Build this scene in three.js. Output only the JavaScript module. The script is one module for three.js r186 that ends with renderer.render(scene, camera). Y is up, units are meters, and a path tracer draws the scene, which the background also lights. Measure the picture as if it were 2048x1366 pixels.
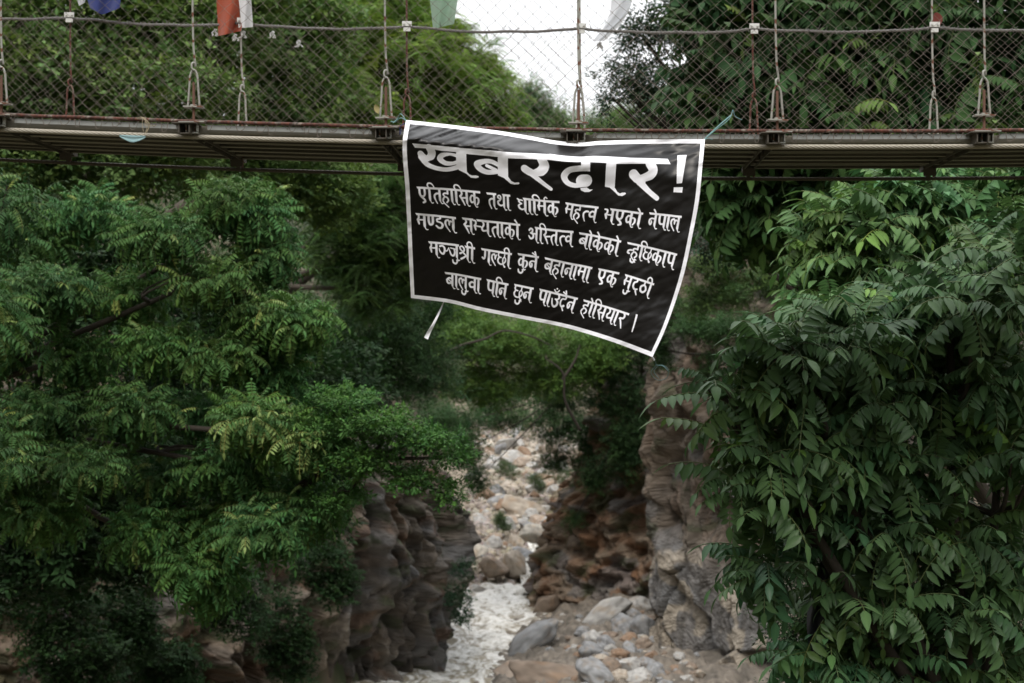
import * as THREE from 'three';
import { mergeGeometries, mergeVertices } from 'three/addons/utils/BufferGeometryUtils.js';
import { createNoise3D, createNoise2D } from 'simplex-noise';

// ---------------------------------------------------------------- camera, sky, sun, exposure
const EYE = 11, F = 2844;                                  // eye 11 m above the river
const scene = new THREE.Scene();
const camera = new THREE.PerspectiveCamera(2 * Math.atan(683 / F) * 180 / Math.PI, 1.5, 0.1, 2000);
camera.position.set(0, EYE, 0);
camera.lookAt(0, EYE, -10);
camera.focus = 7.3;
camera.userData.fStop = 3.7;

const renderer = new THREE.WebGLRenderer({ antialias: true });
renderer.toneMapping = THREE.LinearToneMapping;
renderer.toneMappingExposure = 1.58;
renderer.shadowMap.enabled = true;

let seed = 20240607;
const rnd = () => { seed = (seed + 0x6d2b79f5) | 0; let t = Math.imul(seed ^ (seed >>> 15), 1 | seed); t = (t + Math.imul(t ^ (t >>> 7), 61 | t)) ^ t; return ((t ^ (t >>> 14)) >>> 0) / 4294967296; };
const rr = (a, b) => a + (b - a) * rnd();
const n3 = createNoise3D(rnd), n2 = createNoise2D(rnd);
const fbm3 = (x, y, z, o = 4) => { let s = 0, a = 0.5; for (let i = 0; i < o; i++) { s += a * n3(x, y, z); x *= 2.03; y *= 2.03; z *= 2.03; a *= 0.5; } return s; };
const fbm2 = (x, y, o = 4) => { let s = 0, a = 0.5; for (let i = 0; i < o; i++) { s += a * n2(x, y); x *= 2.03; y *= 2.03; a *= 0.5; } return s; };
const clamp = THREE.MathUtils.clamp, lerp = THREE.MathUtils.lerp;
const sstep = (a, b, x) => { const t = clamp((x - a) / (b - a), 0, 1); return t * t * (3 - 2 * t); };
const V = (x, y, z) => new THREE.Vector3(x, y, z);
const at = (px, py, d) => V((px - 1024) / F * d, EYE - (py - 683) / F * d, -d);

{ // overcast sky, a little brighter towards the zenith, with soft cloud mottling
  const W = 512, H = 256, data = new Float32Array(W * H * 4);
  for (let j = 0; j < H; j++) for (let i = 0; i < W; i++) {
    const el = ((j + 0.5) / H - 0.5) * Math.PI, az = (i / W) * 2 * Math.PI, y = Math.sin(el), c = Math.cos(el);
    const cloud = fbm3(Math.cos(az) * c * 2.2, y * 4, Math.sin(az) * c * 2.2, 4);
    const l = (0.6 + 1.2 * Math.max(0, y)) * (1 + 0.10 * cloud);
    const o = (j * W + i) * 4;
    data[o] = l * 0.985; data[o + 1] = l; data[o + 2] = l * 1.03; data[o + 3] = 1;
  }
  const sky = new THREE.DataTexture(data, W, H, THREE.RGBAFormat, THREE.FloatType);
  sky.mapping = THREE.EquirectangularReflectionMapping; sky.magFilter = THREE.LinearFilter; sky.needsUpdate = true;
  scene.background = sky; scene.environment = sky;
}
const SKY = 0.95;
scene.backgroundIntensity = SKY; scene.environmentIntensity = SKY;
const sun = new THREE.DirectionalLight(0xfff6ea, 1.1);
sun.position.set(-6, 60, 14); sun.target.position.set(0, 8, -20);
sun.castShadow = true; sun.shadow.radius = 40;
Object.assign(sun.shadow.camera, { left: -60, right: 60, top: 60, bottom: -60, near: 1, far: 200 });
scene.add(sun, sun.target);

// ---------------------------------------------------------------- small helpers
const names = new Map();
const numbered = (n) => { const k = names.get(n) ?? 0; names.set(n, k + 1); return k ? n + '_' + String(k).padStart(3, '0') : n; };
function tag(o, label, category, group, kind) {
  if (label) o.userData.label = label; if (category) o.userData.category = category; if (group) o.userData.group = group; if (kind) o.userData.kind = kind;
  return o;
}
function mesh(name, g, m, parent) {
  const o = new THREE.Mesh(g, m); o.name = parent ? name : numbered(name); o.castShadow = o.receiveShadow = true; (parent ?? scene).add(o); return o;
}
function thing(name, label, category, pos = [0, 0, 0], group) {
  const o = new THREE.Group(); o.name = numbered(name); o.position.set(...pos); scene.add(o); return tag(o, label, category, group);
}
const std = (c, roughness = 0.8, more = {}) => new THREE.MeshStandardMaterial({ color: Array.isArray(c) ? new THREE.Color().setRGB(...c) : c, roughness, ...more });
const phy = (c, roughness = 0.8, more = {}) => new THREE.MeshPhysicalMaterial({ color: Array.isArray(c) ? new THREE.Color().setRGB(...c) : c, roughness, ...more });
function geo(pos, idx, col, uv) {
  const g = new THREE.BufferGeometry();
  g.setAttribute('position', new THREE.Float32BufferAttribute(pos, 3));
  if (col) g.setAttribute('color', new THREE.Float32BufferAttribute(col, 3));
  if (uv) g.setAttribute('uv', new THREE.Float32BufferAttribute(uv, 2));
  if (idx) g.setIndex(idx);
  g.computeVertexNormals();
  return g;
}
// a tube through points with a radius for each, ends closed
function tube(pts, rad, sides = 7, steps = 0) {
  let P = pts, R = Array.isArray(rad) ? rad : pts.map(() => rad);
  if (steps) {
    const c = new THREE.CatmullRomCurve3(pts, false, 'centripetal'), m = pts.length - 1; P = []; const Q = [];
    for (let i = 0; i <= steps; i++) { const t = i / steps; P.push(c.getPoint(t)); const k = Math.min(m - 1, Math.floor(t * m)); Q.push(lerp(R[k], R[k + 1], t * m - k)); }
    R = Q;
  }
  const pos = [], idx = []; let n = V(0, 0, 0), up;
  for (let i = 0; i < P.length; i++) {
    const t = P[Math.min(i + 1, P.length - 1)].clone().sub(P[Math.max(i - 1, 0)]).normalize();
    if (!i) { up = Math.abs(t.y) > 0.9 ? V(1, 0, 0) : V(0, 1, 0); n = up.clone().addScaledVector(t, -up.dot(t)).normalize(); }
    else n.addScaledVector(t, -n.dot(t)).normalize();
    const b = t.clone().cross(n);
    for (let k = 0; k < sides; k++) { const a = k / sides * 2 * Math.PI, c = Math.cos(a) * R[i], s = Math.sin(a) * R[i]; pos.push(P[i].x + n.x * c + b.x * s, P[i].y + n.y * c + b.y * s, P[i].z + n.z * c + b.z * s); }
  }
  for (let i = 0; i < P.length - 1; i++) for (let k = 0; k < sides; k++) { const a = i * sides + k, b = i * sides + (k + 1) % sides; idx.push(a, b, a + sides, b, b + sides, a + sides); }
  const e = (P.length - 1) * sides;
  for (let k = 1; k < sides - 1; k++) idx.push(0, k + 1, k, e, e + k, e + k + 1);
  return geo(pos, idx);
}
function box(w, h, d, x = 0, y = 0, z = 0) { const g = new THREE.BoxGeometry(w, h, d).translate(x, y, z); g.deleteAttribute('uv'); return g; }
const merge = (l) => mergeGeometries(l.map((g) => { const q = g.index ? g.toNonIndexed() : g; for (const k of Object.keys(q.attributes)) if (!['position', 'normal', 'color'].includes(k)) q.deleteAttribute(k); return q; }));
function noiseTex(f, size, rep = 1, srgb = false) {
  const d = new Uint8Array(size * size * 4);
  for (let j = 0; j < size; j++) for (let i = 0; i < size; i++) { const c = f(i / size, j / size); for (let k = 0; k < 3; k++) d[(j * size + i) * 4 + k] = clamp((Array.isArray(c) ? c[k] : c) * 255, 0, 255); d[(j * size + i) * 4 + 3] = 255; }
  const t = new THREE.DataTexture(d, size, size); t.wrapS = t.wrapT = THREE.RepeatWrapping; t.magFilter = t.minFilter = THREE.LinearFilter; t.repeat.set(rep, rep); if (srgb) t.colorSpace = THREE.SRGBColorSpace; t.needsUpdate = true; return t;
}
const tile = (f, s) => (u, v) => { const a = u * 2 * Math.PI, b = v * 2 * Math.PI; return f(Math.cos(a) * s, Math.sin(a) * s, Math.cos(b) * s, Math.sin(b) * s); };
const grainTex = noiseTex(tile((a, b, c, d) => 0.5 + 0.5 * (fbm3(a + d, b * 1.1, c - d, 5)), 1.6), 512);

// ---------------------------------------------------------------- terrain
const axisX = (d) => d < 46 ? lerp(0, -1.0, d / 46) : d < 62 ? lerp(-1.0, 0.4, (d - 46) / 16) : lerp(0.4, 2.6, clamp((d - 62) / 50, 0, 1));
const bedY = (d) => d < 59 ? -0.6 : d < 118 ? lerp(0.0, 4.0, (d - 59) / 59) : 4.0 + (d - 118) * 0.42;
const bedHalf = (d) => d < 30 ? 2.4 : d < 46 ? lerp(2.4, 3.4, (d - 30) / 16) : d < 70 ? lerp(3.4, 3.2, (d - 46) / 24) : lerp(3.2, 6.5, clamp((d - 70) / 45, 0, 1));
// where the banks begin: behind the cliff faces, which run back towards the viewer on both sides
const pieces = (t) => (d) => { if (d <= t[0][0]) return t[0][1]; for (let i = 1; i < t.length; i++) if (d <= t[i][0]) return lerp(t[i - 1][1], t[i][1], (d - t[i - 1][0]) / (t[i][0] - t[i - 1][0])); return t[t.length - 1][1]; };
const bankL = pieces([[15, 4.6], [24, 10.5], [30, 19.5], [34, 17.5], [46, 4.9], [49, 4.2], [62, 5.2], [70, 5.0], [115, 6.6]]), bankR = pieces([[15, 4.8], [24, 12], [30, 18], [35, 18.5], [46, 8], [50, 6.6], [58, 6.4], [70, 6.6], [115, 11.5]]);
function groundY(x, z) {
  const d = -z, ax = axisX(d), right = x > ax, r = right ? x - bankR(d) : -bankL(d) - x;
  let h = bedY(d);
  if (r > 0) {
    const near = sstep(20, 34, d), wall = right ? lerp(3.5, 11.5, near) : lerp(3.0, 7.0, near), slope = right ? lerp(0.25, 0.75, near) : lerp(0.25, 0.8, near);
    const far = 1 - sstep(95, 150, d);
    h += (wall * sstep(0, 2.2, r) + Math.min(r, 60) * slope + Math.max(0, Math.min(r - 5, 40)) * 0.75 * (1 - near)) * lerp(0.55, 1, far) + fbm2(x * 0.12, z * 0.12) * Math.min(2.5, r * 0.5);
  }
  if (z > 1) h = Math.max(h, lerp(h, 9.2 + (z - 1) * 0.5, sstep(1, 4, z)));          // the bank the viewer stands on
  h = Math.min(h, 60, d > 60 ? lerp(60, EYE + 0.135 * d, sstep(60, 100, d)) : 60);
  return h + fbm2(x * 0.5 + 7, z * 0.5) * 0.12;
}
const mixc0 = (a, b, t) => [lerp(a[0], b[0], t), lerp(a[1], b[1], t), lerp(a[2], b[2], t)];
{
  const xs = [], zs = [];
  for (let i = -90; i <= 90; i++) xs.push(Math.sign(i) * (Math.abs(i) * 0.28 + Math.pow(Math.abs(i) / 90, 4) * 380));
  for (let j = -60; j <= 190; j++) zs.push(22 - j * 0.75 - (j > 0 ? Math.pow(j / 190, 4) * 420 : 0));
  const pos = [], idx = [], col = [], C = xs.length;
  for (const z of zs) for (const x of xs) {
    const y = groundY(x, z); pos.push(x, y, z);
    const g = sstep(-0.2, 0.3, fbm3(x * 0.4, y * 0.4, z * 0.4));
    const bed = 1 - sstep(0.5, 2.5, Math.abs(x - axisX(-z)) - bedHalf(-z)), gr = 0.85 + 0.5 * fbm2(x * 1.5, z * 1.5);
    col.push(...mixc0([lerp(0.13, 0.06, g), lerp(0.10, 0.075, g), lerp(0.07, 0.035, g)], [0.30 * gr, 0.25 * gr, 0.19 * gr], z < -58 && z > -125 ? bed : 0));
  }
  for (let j = 0; j < zs.length - 1; j++) for (let i = 0; i < C - 1; i++) { const a = j * C + i; idx.push(a, a + 1, a + C, a + 1, a + C + 1, a + C); }
  const t = mesh('terrain', geo(pos, idx, col), std(0xffffff, 1, { vertexColors: true })); t.userData.kind = 'structure';
}

// ---------------------------------------------------------------- rock
// blocky facets: every cell of a jittered grid is a tilted plane of its own, with cracks where cells meet
function facets(u, v, su, sv, salt) {
  const a = u / su, b = v / sv, ia = Math.floor(a), ib = Math.floor(b); let d1 = 9, d2 = 9, best = null;
  for (let i = -1; i <= 1; i++) for (let j = -1; j <= 1; j++) {
    const h = (k) => { const s = Math.sin((ia + i) * 127.1 + (ib + j) * 311.7 + k * 74.7 + salt) * 43758.5453; return s - Math.floor(s); };
    const cx = ia + i + h(1), cy = ib + j + h(2), d = Math.hypot(a - cx, b - cy);
    if (d < d1) { d2 = d1; d1 = d; best = [a - cx, b - cy, h(3), h(4), h(5), h(6)]; } else if (d < d2) d2 = d;
  }
  const [x, y, p, q, r, id] = best;
  return { h: (p - 0.5) * 0.7 + x * (q - 0.5) * 1.2 + y * (r - 0.5) * 1.2, edge: d2 - d1, id };
}
const rockMat = std(0xffffff, 0.92, { vertexColors: true, bumpMap: grainTex, bumpScale: 0.1 });
// a cliff face: P(u, y) gives the smooth wall, N(u, y) the way it faces; rock() shapes and colours it
function cliff(name, u0, u1, y0, y1, du, dy, P, N, rock) {
  const nu = Math.ceil((u1 - u0) / du), nv = Math.ceil((y1 - y0) / dy), pos = [], idx = [], col = [], uv = [];
  for (let j = 0; j <= nv; j++) for (let i = 0; i <= nu; i++) {
    const u = lerp(u0, u1, i / nu), y = lerp(y0, y1, j / nv), p = P(u, y), n = N(u, y), r = rock(u, y, p);
    { const q = 0.34, k = r.out / q, f = k - Math.floor(k); r.out = lerp(r.out, (Math.floor(k) + sstep(0.3, 0.7, f)) * q, r.step ?? 0.5); }   // rock breaks in steps
    p.addScaledVector(n, r.out); pos.push(p.x, p.y, p.z);
    const g = 1 + 0.55 * fbm3(p.x * 2.2, p.y * 2.2, p.z * 2.2, 5); col.push(r.c[0] * g, r.c[1] * g, r.c[2] * g); uv.push(u * 0.6, y * 0.6);
  }
  for (let j = 0; j < nv; j++) for (let i = 0; i < nu; i++) { const a = j * (nu + 1) + i, b = a + nu + 1; idx.push(a, a + 1, b, a + 1, b + 1, b); }
  const o = mesh(name, geo(pos, idx, col, uv), rockMat); o.userData.kind = 'structure'; return o;
}
const table = (t) => (y) => { if (y >= t[0][0]) return t[0][1]; for (let i = 1; i < t.length; i++) if (y >= t[i][0]) return lerp(t[i][1], t[i - 1][1], sstep(0, 1, (y - t[i][0]) / (t[i - 1][0] - t[i][0]))); return t[t.length - 1][1]; };
const mixc = (a, b, t) => [lerp(a[0], b[0], t), lerp(a[1], b[1], t), lerp(a[2], b[2], t)];
const TAN = [0.27, 0.21, 0.155], PINK = [0.275, 0.225, 0.18], GREY = [0.20, 0.205, 0.21], PALE = [0.46, 0.40, 0.32], RUST = [0.22, 0.115, 0.06], STAIN = [0.075, 0.065, 0.05], MOSS = [0.07, 0.09, 0.035];
{ // left cliff: fluted face with an undercut foot, its right corner standing in the river
  const edge = table([[8.6, -3.4], [7.4, -2.6], [6.0, -1.95], [5.0, -1.7], [3.7, -1.38], [2.9, -1.55], [2.0, -1.8], [1.3, -1.8], [0.9, -1.9], [0.4, -2.0], [-1, -2.0]]);
  const dir = V(-14, 0, 13).normalize(), nrm = V(13, 0, 14).normalize();
  cliff('cliff_left', -12, 21, -1, 9, 0.042, 0.06,
    (u, y) => { const e = edge(y) - 0.85 - 0.35 * sstep(0.6, 2.4, y); return u >= 0 ? V(e, y, -47).addScaledVector(dir, u) : V(e - (u * u) * 0.02, y, -47 + u); },
    (u, y) => V(1, 0, 0).lerp(nrm, clamp((u + 2) / 3, 0, 1)).normalize(),
    (u, y, p) => {
      const f = facets(u + fbm3(u * 0.5, y * 0.5, 3) * 0.9 + y * 0.15, y + fbm3(u * 0.4, y * 0.4, 9) * 1.2, 1.5, 3.2, 2.1), g = facets(u + fbm3(u, y, 4) * 0.3, y, 0.5, 1.3, 8.3);
      const flute = Math.abs(n3(u * 0.55 + fbm3(u * 0.2, y * 0.25, 1) * 0.8, y * 0.07, 4)), low = 1 - sstep(1.2, 2.4, y + fbm3(u * 0.5, 2, 5) * 0.9);
      const knobs = Math.abs(n3(u * 1.7, y * 0.55, 11)) * 0.5;
      const drape = Math.abs(n3(u * 1.15 + fbm3(u * 0.35, y * 0.3, 2) * 0.9, y * 0.12, 5)), thin = Math.abs(n3(u * 3 + fbm3(u, y * 0.6, 12) * 0.6, y * 0.3, 8));
      let out = f.h * 0.3 + g.h * 0.05 - 0.14 * (1 - sstep(0, 0.08, f.edge)) + (flute - 0.3) * 1.9 + (drape - 0.3) * 0.8 + (thin - 0.3) * 0.13 + fbm3(u * 0.9, y * 0.7, 6) * 0.22 + fbm3(u * 4, y * 3, 7, 3) * 0.06 - low * (0.75 - knobs * 1.5) + 0.5 * sstep(3, 5, y) * (1 - sstep(6, 9, y));
      const w = fbm3(u * 0.5, y * 0.35, 21), s = sstep(0.05, 0.35, fbm3(u * 1.2, y * 0.16, 31));
      let c = mixc(TAN, GREY, clamp(0.35 + w * 1.2, 0, 0.8)); c = mixc(c, PALE, sstep(0.1, 0.35, fbm3(u * 0.35, y * 0.3, 25)) * 0.5); c = mixc(c, RUST, sstep(0.08, 0.4, fbm3(u * 0.6, y * 0.9, 41)) * 0.6); c = mixc(c, STAIN, s * 0.6);
      c = mixc(c, MOSS, sstep(0.18, 0.4, fbm3(u * 1.1, y * 1.1, 51)) * 0.7);
      const k = 0.55;
      return { out, c: c.map((x) => x * k) };
    });
}
{ // right cliff: tall pillar with grey slabs at its foot
  const edge = table([[14, 5.8], [11.7, 5.3], [9, 5.0], [7, 4.9], [5.5, 5.1], [3.5, 5.2], [1.8, 5.1], [0, 5.2], [-1, 5.3]]);
  const dir = V(12, 0, 12).normalize(), nrm = V(-12, 0, 12).normalize();
  cliff('cliff_right', -9, 16, -1, 14.5, 0.045, 0.065,
    (u, y) => { const e = edge(y); return u >= 0 ? V(e, y, -47).addScaledVector(dir, u) : V(e + (u * u) * 0.06, y, -47 + u * 0.8); },
    (u, y) => V(-1, 0, 0.15).lerp(nrm, clamp((u + 2) / 3, 0, 1)).normalize(),
    (u, y, p) => {
      const slab = 1 - sstep(3.2, 4.6, y + fbm3(u * 0.4, 1, 7)), lean = y * 0.5;
      const f = facets(u + lean + fbm3(u * 0.4, y * 0.4, 3) * 0.5, y - u * 0.35, 2.1, 2.6, 5.7), g = facets(u * 1.1 + fbm3(u, y * 0.4, 13) * 0.6 + y * 0.1, y * 0.4, 0.7, 1.3, 1.3);
      const flute = Math.abs(n3(u * 0.45 + fbm3(u * 0.2, y * 0.15, 1) * 0.7, y * 0.06, 14));
      const drape = Math.abs(n3(u * 1.0 + y * 0.2 + fbm3(u * 0.3, y * 0.25, 2) * 0.9, y * 0.08, 15)), thin = Math.abs(n3(u * 2.8 + y * 0.4 + fbm3(u, y * 0.5, 12) * 0.6, y * 0.2, 18));
      let out = f.h * lerp(0.15, 0.8, slab) + g.h * lerp(0.06, 0.05, slab) + ((drape - 0.3) * 0.8 + (thin - 0.3) * 0.14) * (1 - slab) - lerp(0.1, 0.34, slab) * (1 - sstep(0, 0.05, f.edge)) + (flute - 0.3) * lerp(1.3, 0.2, slab) + (fbm3(u * 1.0, y * 0.6, 16) * lerp(0.3, 0.12, slab) + fbm3(u * 4, y * 2.5, 17, 3) * 0.06) + slab * 0.35;
      const w = fbm3(u * 0.6, y * 0.3, 22);
      let c = mixc(PINK, TAN, clamp(0.5 + w * 1.5, 0, 1)); c = mixc(c, RUST, sstep(0.0, 0.4, fbm3(u * 0.9, y * 0.35, 42)) * 0.3 * (1 - slab));
      c = mixc(c, f.id > 0.4 ? GREY : PALE, slab * (0.75 + 0.2 * w)); c = mixc(c, GREY, sstep(0.1, 0.35, fbm3(u * 0.5, y * 0.5, 52)) * 0.6);
      c = mixc(c, STAIN, sstep(0.1, 0.4, fbm3(u * 2.6, y * 0.2, 32)) * 0.5); c = mixc(c, MOSS, sstep(0.25, 0.45, fbm3(u, y, 53)) * 0.6 * (1 - slab));
      c = mixc(c, PALE, sstep(0.05, 0.2, fbm3(u * 0.7, y * 0.7, 57)) * slab * 0.85);
      const k = 0.54 * (1 + 0.5 * slab);
      return { out, step: 0.2, c: c.map((x) => x * k) };
    });
}
{ // brown rubble bluff behind the pillar, its foot in the rapids
  const edge = table([[9, 3.6], [6.5, 3.3], [5.2, 2.7], [4.2, 1.9], [3.4, 1.5], [1.8, 0.95], [0.6, 0.75], [-1, 0.9]]);
  cliff('cliff_back', -12, 9, -1, 10, 0.09, 0.08,
    (u, y) => { const e = edge(y); return u >= 0 ? V(e, y, -58).add(V(0.85, 0, 0.5).multiplyScalar(u)) : V(e - 0.1 * u, y, -58 + u); },
    (u, y) => V(-1, 0, 0.1).lerp(V(-0.5, 0.1, 0.86), clamp((u + 1) / 2, 0, 1)).normalize(),
    (u, y) => {
      const f = facets(u + fbm3(u * 0.8, y, 3) * 0.5, y * 1.3 + u * 0.3, 0.8, 0.7, 3.9);
      const out = f.h * 0.55 - 0.1 * (1 - sstep(0, 0.1, f.edge)) + fbm3(u * 1.2, y * 1.2, 18) * 0.6 + fbm3(u * 0.3, y * 0.3, 19) * 0.8;
      let c = mixc(TAN, RUST, clamp(0.5 + fbm3(u * 0.7, y * 0.9, 23) * 1.6, 0, 0.9)); c = mixc(c, GREY, f.id > 0.8 ? 0.6 : 0); c = mixc(c, MOSS, sstep(0.1, 0.4, fbm3(u * 0.9, y * 0.9, 54)) * 0.7);
      const k = 0.9;
      return { out, c: c.map((x) => x * k) };
    });
}
{ // gravel bar on the right of the water
  const pos = [], idx = [], col = [], uv = [], NX = 120, NZ = 150;
  for (let j = 0; j <= NZ; j++) for (let i = 0; i <= NX; i++) {
    const d = lerp(40, 62, j / NZ), xe = lerp(-1.0, 0.9, (d - 44) / 14), x = xe - 1.2 + i / NX * 12, z = -d;
    const y = clamp((x - xe) * 0.28, -0.5, 1.0) + fbm2(x * 0.8, z * 0.8) * 0.35 + fbm2(x * 3, z * 3, 3) * 0.12;
    pos.push(x, y, z); uv.push(x * 0.5, z * 0.5);
    const k = 0.8 + 0.6 * fbm2(x * 4, z * 4); col.push(...mixc([0.25, 0.215, 0.175], [0.16, 0.14, 0.115], sstep(-0.2, 0.3, fbm2(x, z + 40))).map((c) => c * k));
  }
  for (let j = 0; j < NZ; j++) for (let i = 0; i < NX; i++) { const a = j * (NX + 1) + i, b = a + NX + 1; idx.push(a, a + 1, b, a + 1, b + 1, b); }
  mesh('gravel_bar', geo(pos, idx, col, uv), std(0xffffff, 0.95, { vertexColors: true, bumpMap: grainTex, bumpScale: 0.04 })).userData.kind = 'structure';
}
{ // the river: churned, silty white water, and the chute it comes down
  const sheet = (name, NX, NZ, f) => {
    const pos = [], idx = [], col = [];
    for (let j = 0; j <= NZ; j++) for (let i = 0; i <= NX; i++) { const r = f(i / NX, j / NZ); pos.push(r.x, r.y, r.z); col.push(...r.c); }
    for (let j = 0; j < NZ; j++) for (let i = 0; i < NX; i++) { const a = j * (NX + 1) + i, b = a + NX + 1; idx.push(a, a + 1, b, a + 1, b + 1, b); }
    const o = mesh(name, geo(pos, idx, col), phy(0xffffff, 0.14, { vertexColors: true, ior: 1.33 })); o.userData.kind = 'structure';
  };
  const silt = [0.29, 0.255, 0.19], foam = [0.76, 0.75, 0.71];
  const foamy = (x, z) => { const w = fbm2(x * 0.4, z * 0.4, 3) * 0.9, m = fbm2(x * 1.0 + w * 1.5, z * 0.4 + w, 5) * 1.1 + fbm2(x * 4 + w * 3, z * 1.8, 5) * 0.7; return m; };
  sheet('river', 230, 560, (a, b) => {
    const d = lerp(36, 62, b), x = lerp(-7, 2.6, a), z = -d, m = foamy(x, z), f = sstep(-0.35, 0.45, m + 0.12 + 0.35 * sstep(54, 60, d));
    const wave = fbm2(x * 0.4, z * 0.35, 2) * 0.24 + Math.abs(fbm2(x * 0.6 + 9, z * 0.9, 3)) * 0.12 + fbm2(x * 3, z * 4, 5) * 0.035;
    return { x, y: wave + sstep(54, 62, d) * 0.35, z, c: mixc(silt, foam, f) };
  });
  sheet('river_chute', 30, 120, (a, b) => {
    const d = lerp(60, 70, b), x = lerp(0.05, 1.5, a) + b * 0.6 + Math.sin(b * 9) * 0.25, z = -d, f = sstep(-0.5, 0.2, foamy(x * 1.5, z) + 0.3);
    return { x, y: bedY(d) + 0.3 + fbm2(x * 2, z * 1.5, 3) * 0.3 + (1 - Math.abs(a - 0.5) * 2) * 0.15, z, c: mixc(silt, foam, f) };
  });
}
// boulders
function boulderGeo(round, k) {
  const g = mergeVertices(new THREE.IcosahedronGeometry(1, 6).deleteAttribute('uv').deleteAttribute('normal')), p = g.attributes.position, v = V(0, 0, 0), cuts = [], col = [];
  for (let i = 0; i < (round ? 6 : 13); i++) cuts.push([V(rr(-1, 1), rr(-1, 1), rr(-1, 1)).normalize(), round ? rr(0.72, 0.92) : rr(0.5, 0.85)]);
  for (let i = 0; i < p.count; i++) {
    v.fromBufferAttribute(p, i); v.multiplyScalar(1 + fbm3(v.x * 0.9 + k * 9, v.y * 0.9, v.z * 0.9, 2) * 0.35);
    for (const [n, h] of cuts) { const d = v.dot(n) - h; if (d > 0) v.addScaledVector(n, -d * (round ? 0.75 : 0.93)); }
    v.multiplyScalar(1 + fbm3(v.x * 3 + k, v.y * 3, v.z * 3, 3) * (round ? 0.05 : 0.08));
    p.setXYZ(i, v.x, v.y, v.z);
    const t = 0.85 + 0.5 * fbm3(v.x * 2.5, v.y * 2.5 + k * 5, v.z * 2.5, 4), s = sstep(0.1, 0.4, fbm3(v.x * 1.2, v.y * 1.2, v.z * 1.2 + k * 3)); col.push(t * (1 - 0.1 * s), t * (1 - 0.2 * s), t * (1 - 0.3 * s));
  }
  g.setAttribute('color', new THREE.Float32BufferAttribute(col, 3)); g.computeVertexNormals(); return g;
}
const sharpRocks = [0, 1, 2, 3, 4, 5, 6].map((k) => boulderGeo(false, k)), roundRocks = [0, 1, 2, 3].map((k) => boulderGeo(true, k + 20));
const rk = (c) => std(c, 0.9, { vertexColors: true });
const stone = { tan: rk([0.43, 0.375, 0.31]), pink: rk([0.41, 0.335, 0.27]), cream: rk([0.58, 0.54, 0.47]), grey: rk([0.29, 0.295, 0.30]), pale: rk([0.44, 0.43, 0.41]), rust: rk([0.28, 0.195, 0.135]), brown: rk([0.25, 0.195, 0.15]) };
function boulder(label, p, s, m, geoList = sharpRocks, rot, group, name = 'boulder') {
  const o = mesh(name, geoList[Math.floor(rnd() * geoList.length)], stone[m]);
  o.position.copy(p); o.scale.set(...s); o.rotation.set(...(rot ?? [rr(-0.5, 0.5), rr(0, 6.28), rr(-0.5, 0.5)]));
  return tag(o, label, name, group);
}
const onBar = (px, py) => { // where the sight line through a point of the picture meets the bar
  let d = 11 / ((py - 683) / F); for (let i = 0; i < 6; i++) { const x = (px - 1024) / F * d, xe = lerp(-1.0, 0.9, (d - 44) / 14), y = clamp((x - xe) * 0.28, -0.5, 1.0); d = (EYE - y) / ((py - 683) / F); } return at(px, py, d);
};
boulder('long slate-grey boulder leaning at the edge of the white water', onBar(1062, 1300).add(V(0, 0.35, 0)), [1.05, 0.5, 0.55], 'grey', roundRocks, [0.1, 0.25, 0.62]);
boulder('broad flat brown slab at the bottom beside the river', onBar(1120, 1352), [1.9, 0.5, 1.1], 'brown', sharpRocks, [0.1, 0.2, -0.06]);
boulder('low tan ledge rock lapped by white water', onBar(1025, 1345), [0.8, 0.35, 0.8], 'pink', sharpRocks);
boulder('dark brown boulder jutting over the rapids under the bluff', at(1092, 1212, 57), [0.75, 0.6, 0.7], 'brown', sharpRocks);
boulder('pale grey boulder at the top end of the grey rock pile', at(1270, 1216, 53.5), [0.65, 0.45, 0.6], 'pale', roundRocks, [0, 0.4, 0.1]);
boulder('large light grey boulder lying on the left of the rock pile', onBar(1212, 1240).add(V(0, 0.2, 0)), [0.95, 0.5, 0.6], 'pale', roundRocks, [0, 0.2, 0.45]);
for (const [px, py, s, m] of [[1250, 1262, 0.5, 'grey'], [1288, 1268, 0.5, 'grey'], [1225, 1278, 0.32, 'brown'], [1190, 1288, 0.36, 'pale'], [1212, 1296, 0.34, 'grey'], [1258, 1285, 0.3, 'rust'], [1183, 1312, 0.4, 'grey'], [1222, 1305, 0.26, 'pale'], [1240, 1315, 0.28, 'rust'], [1262, 1308, 0.33, 'grey'], [1285, 1298, 0.3, 'brown'],
  [1255, 1338, 0.38, 'pale'], [1292, 1335, 0.3, 'grey'], [1215, 1345, 0.45, 'brown'], [1193, 1360, 0.5, 'grey'], [1240, 1358, 0.3, 'tan'], [1280, 1362, 0.34, 'pale'], [1165, 1272, 0.3, 'grey'], [1150, 1300, 0.22, 'pale'], [1170, 1335, 0.24, 'rust'], [1232, 1332, 0.2, 'grey'], [1300, 1318, 0.26, 'rust'], [1310, 1350, 0.3, 'grey'], [1140, 1282, 0.2, 'brown'], [1270, 1240, 0.3, 'grey'], [1245, 1225, 0.28, 'rust'], [1300, 1250, 0.3, 'brown'], [1205, 1322, 0.2, 'tan']])
  boulder(`${s > 0.32 ? 'larger' : 'small'} ${{ grey: 'slate grey', pale: 'pale grey', brown: 'brown', rust: 'rust brown', tan: 'tan' }[m]} rock in the ${py < 1290 ? 'upper' : 'lower'} part of the heap on the gravel bar`, onBar(px, py).add(V(0, s * 0.3, 0)), [s * rr(1, 1.35), s * rr(0.7, 0.9), s], m, rnd() < 0.7 ? roundRocks : sharpRocks, null, 'rocks heaped on the gravel bar');
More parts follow.
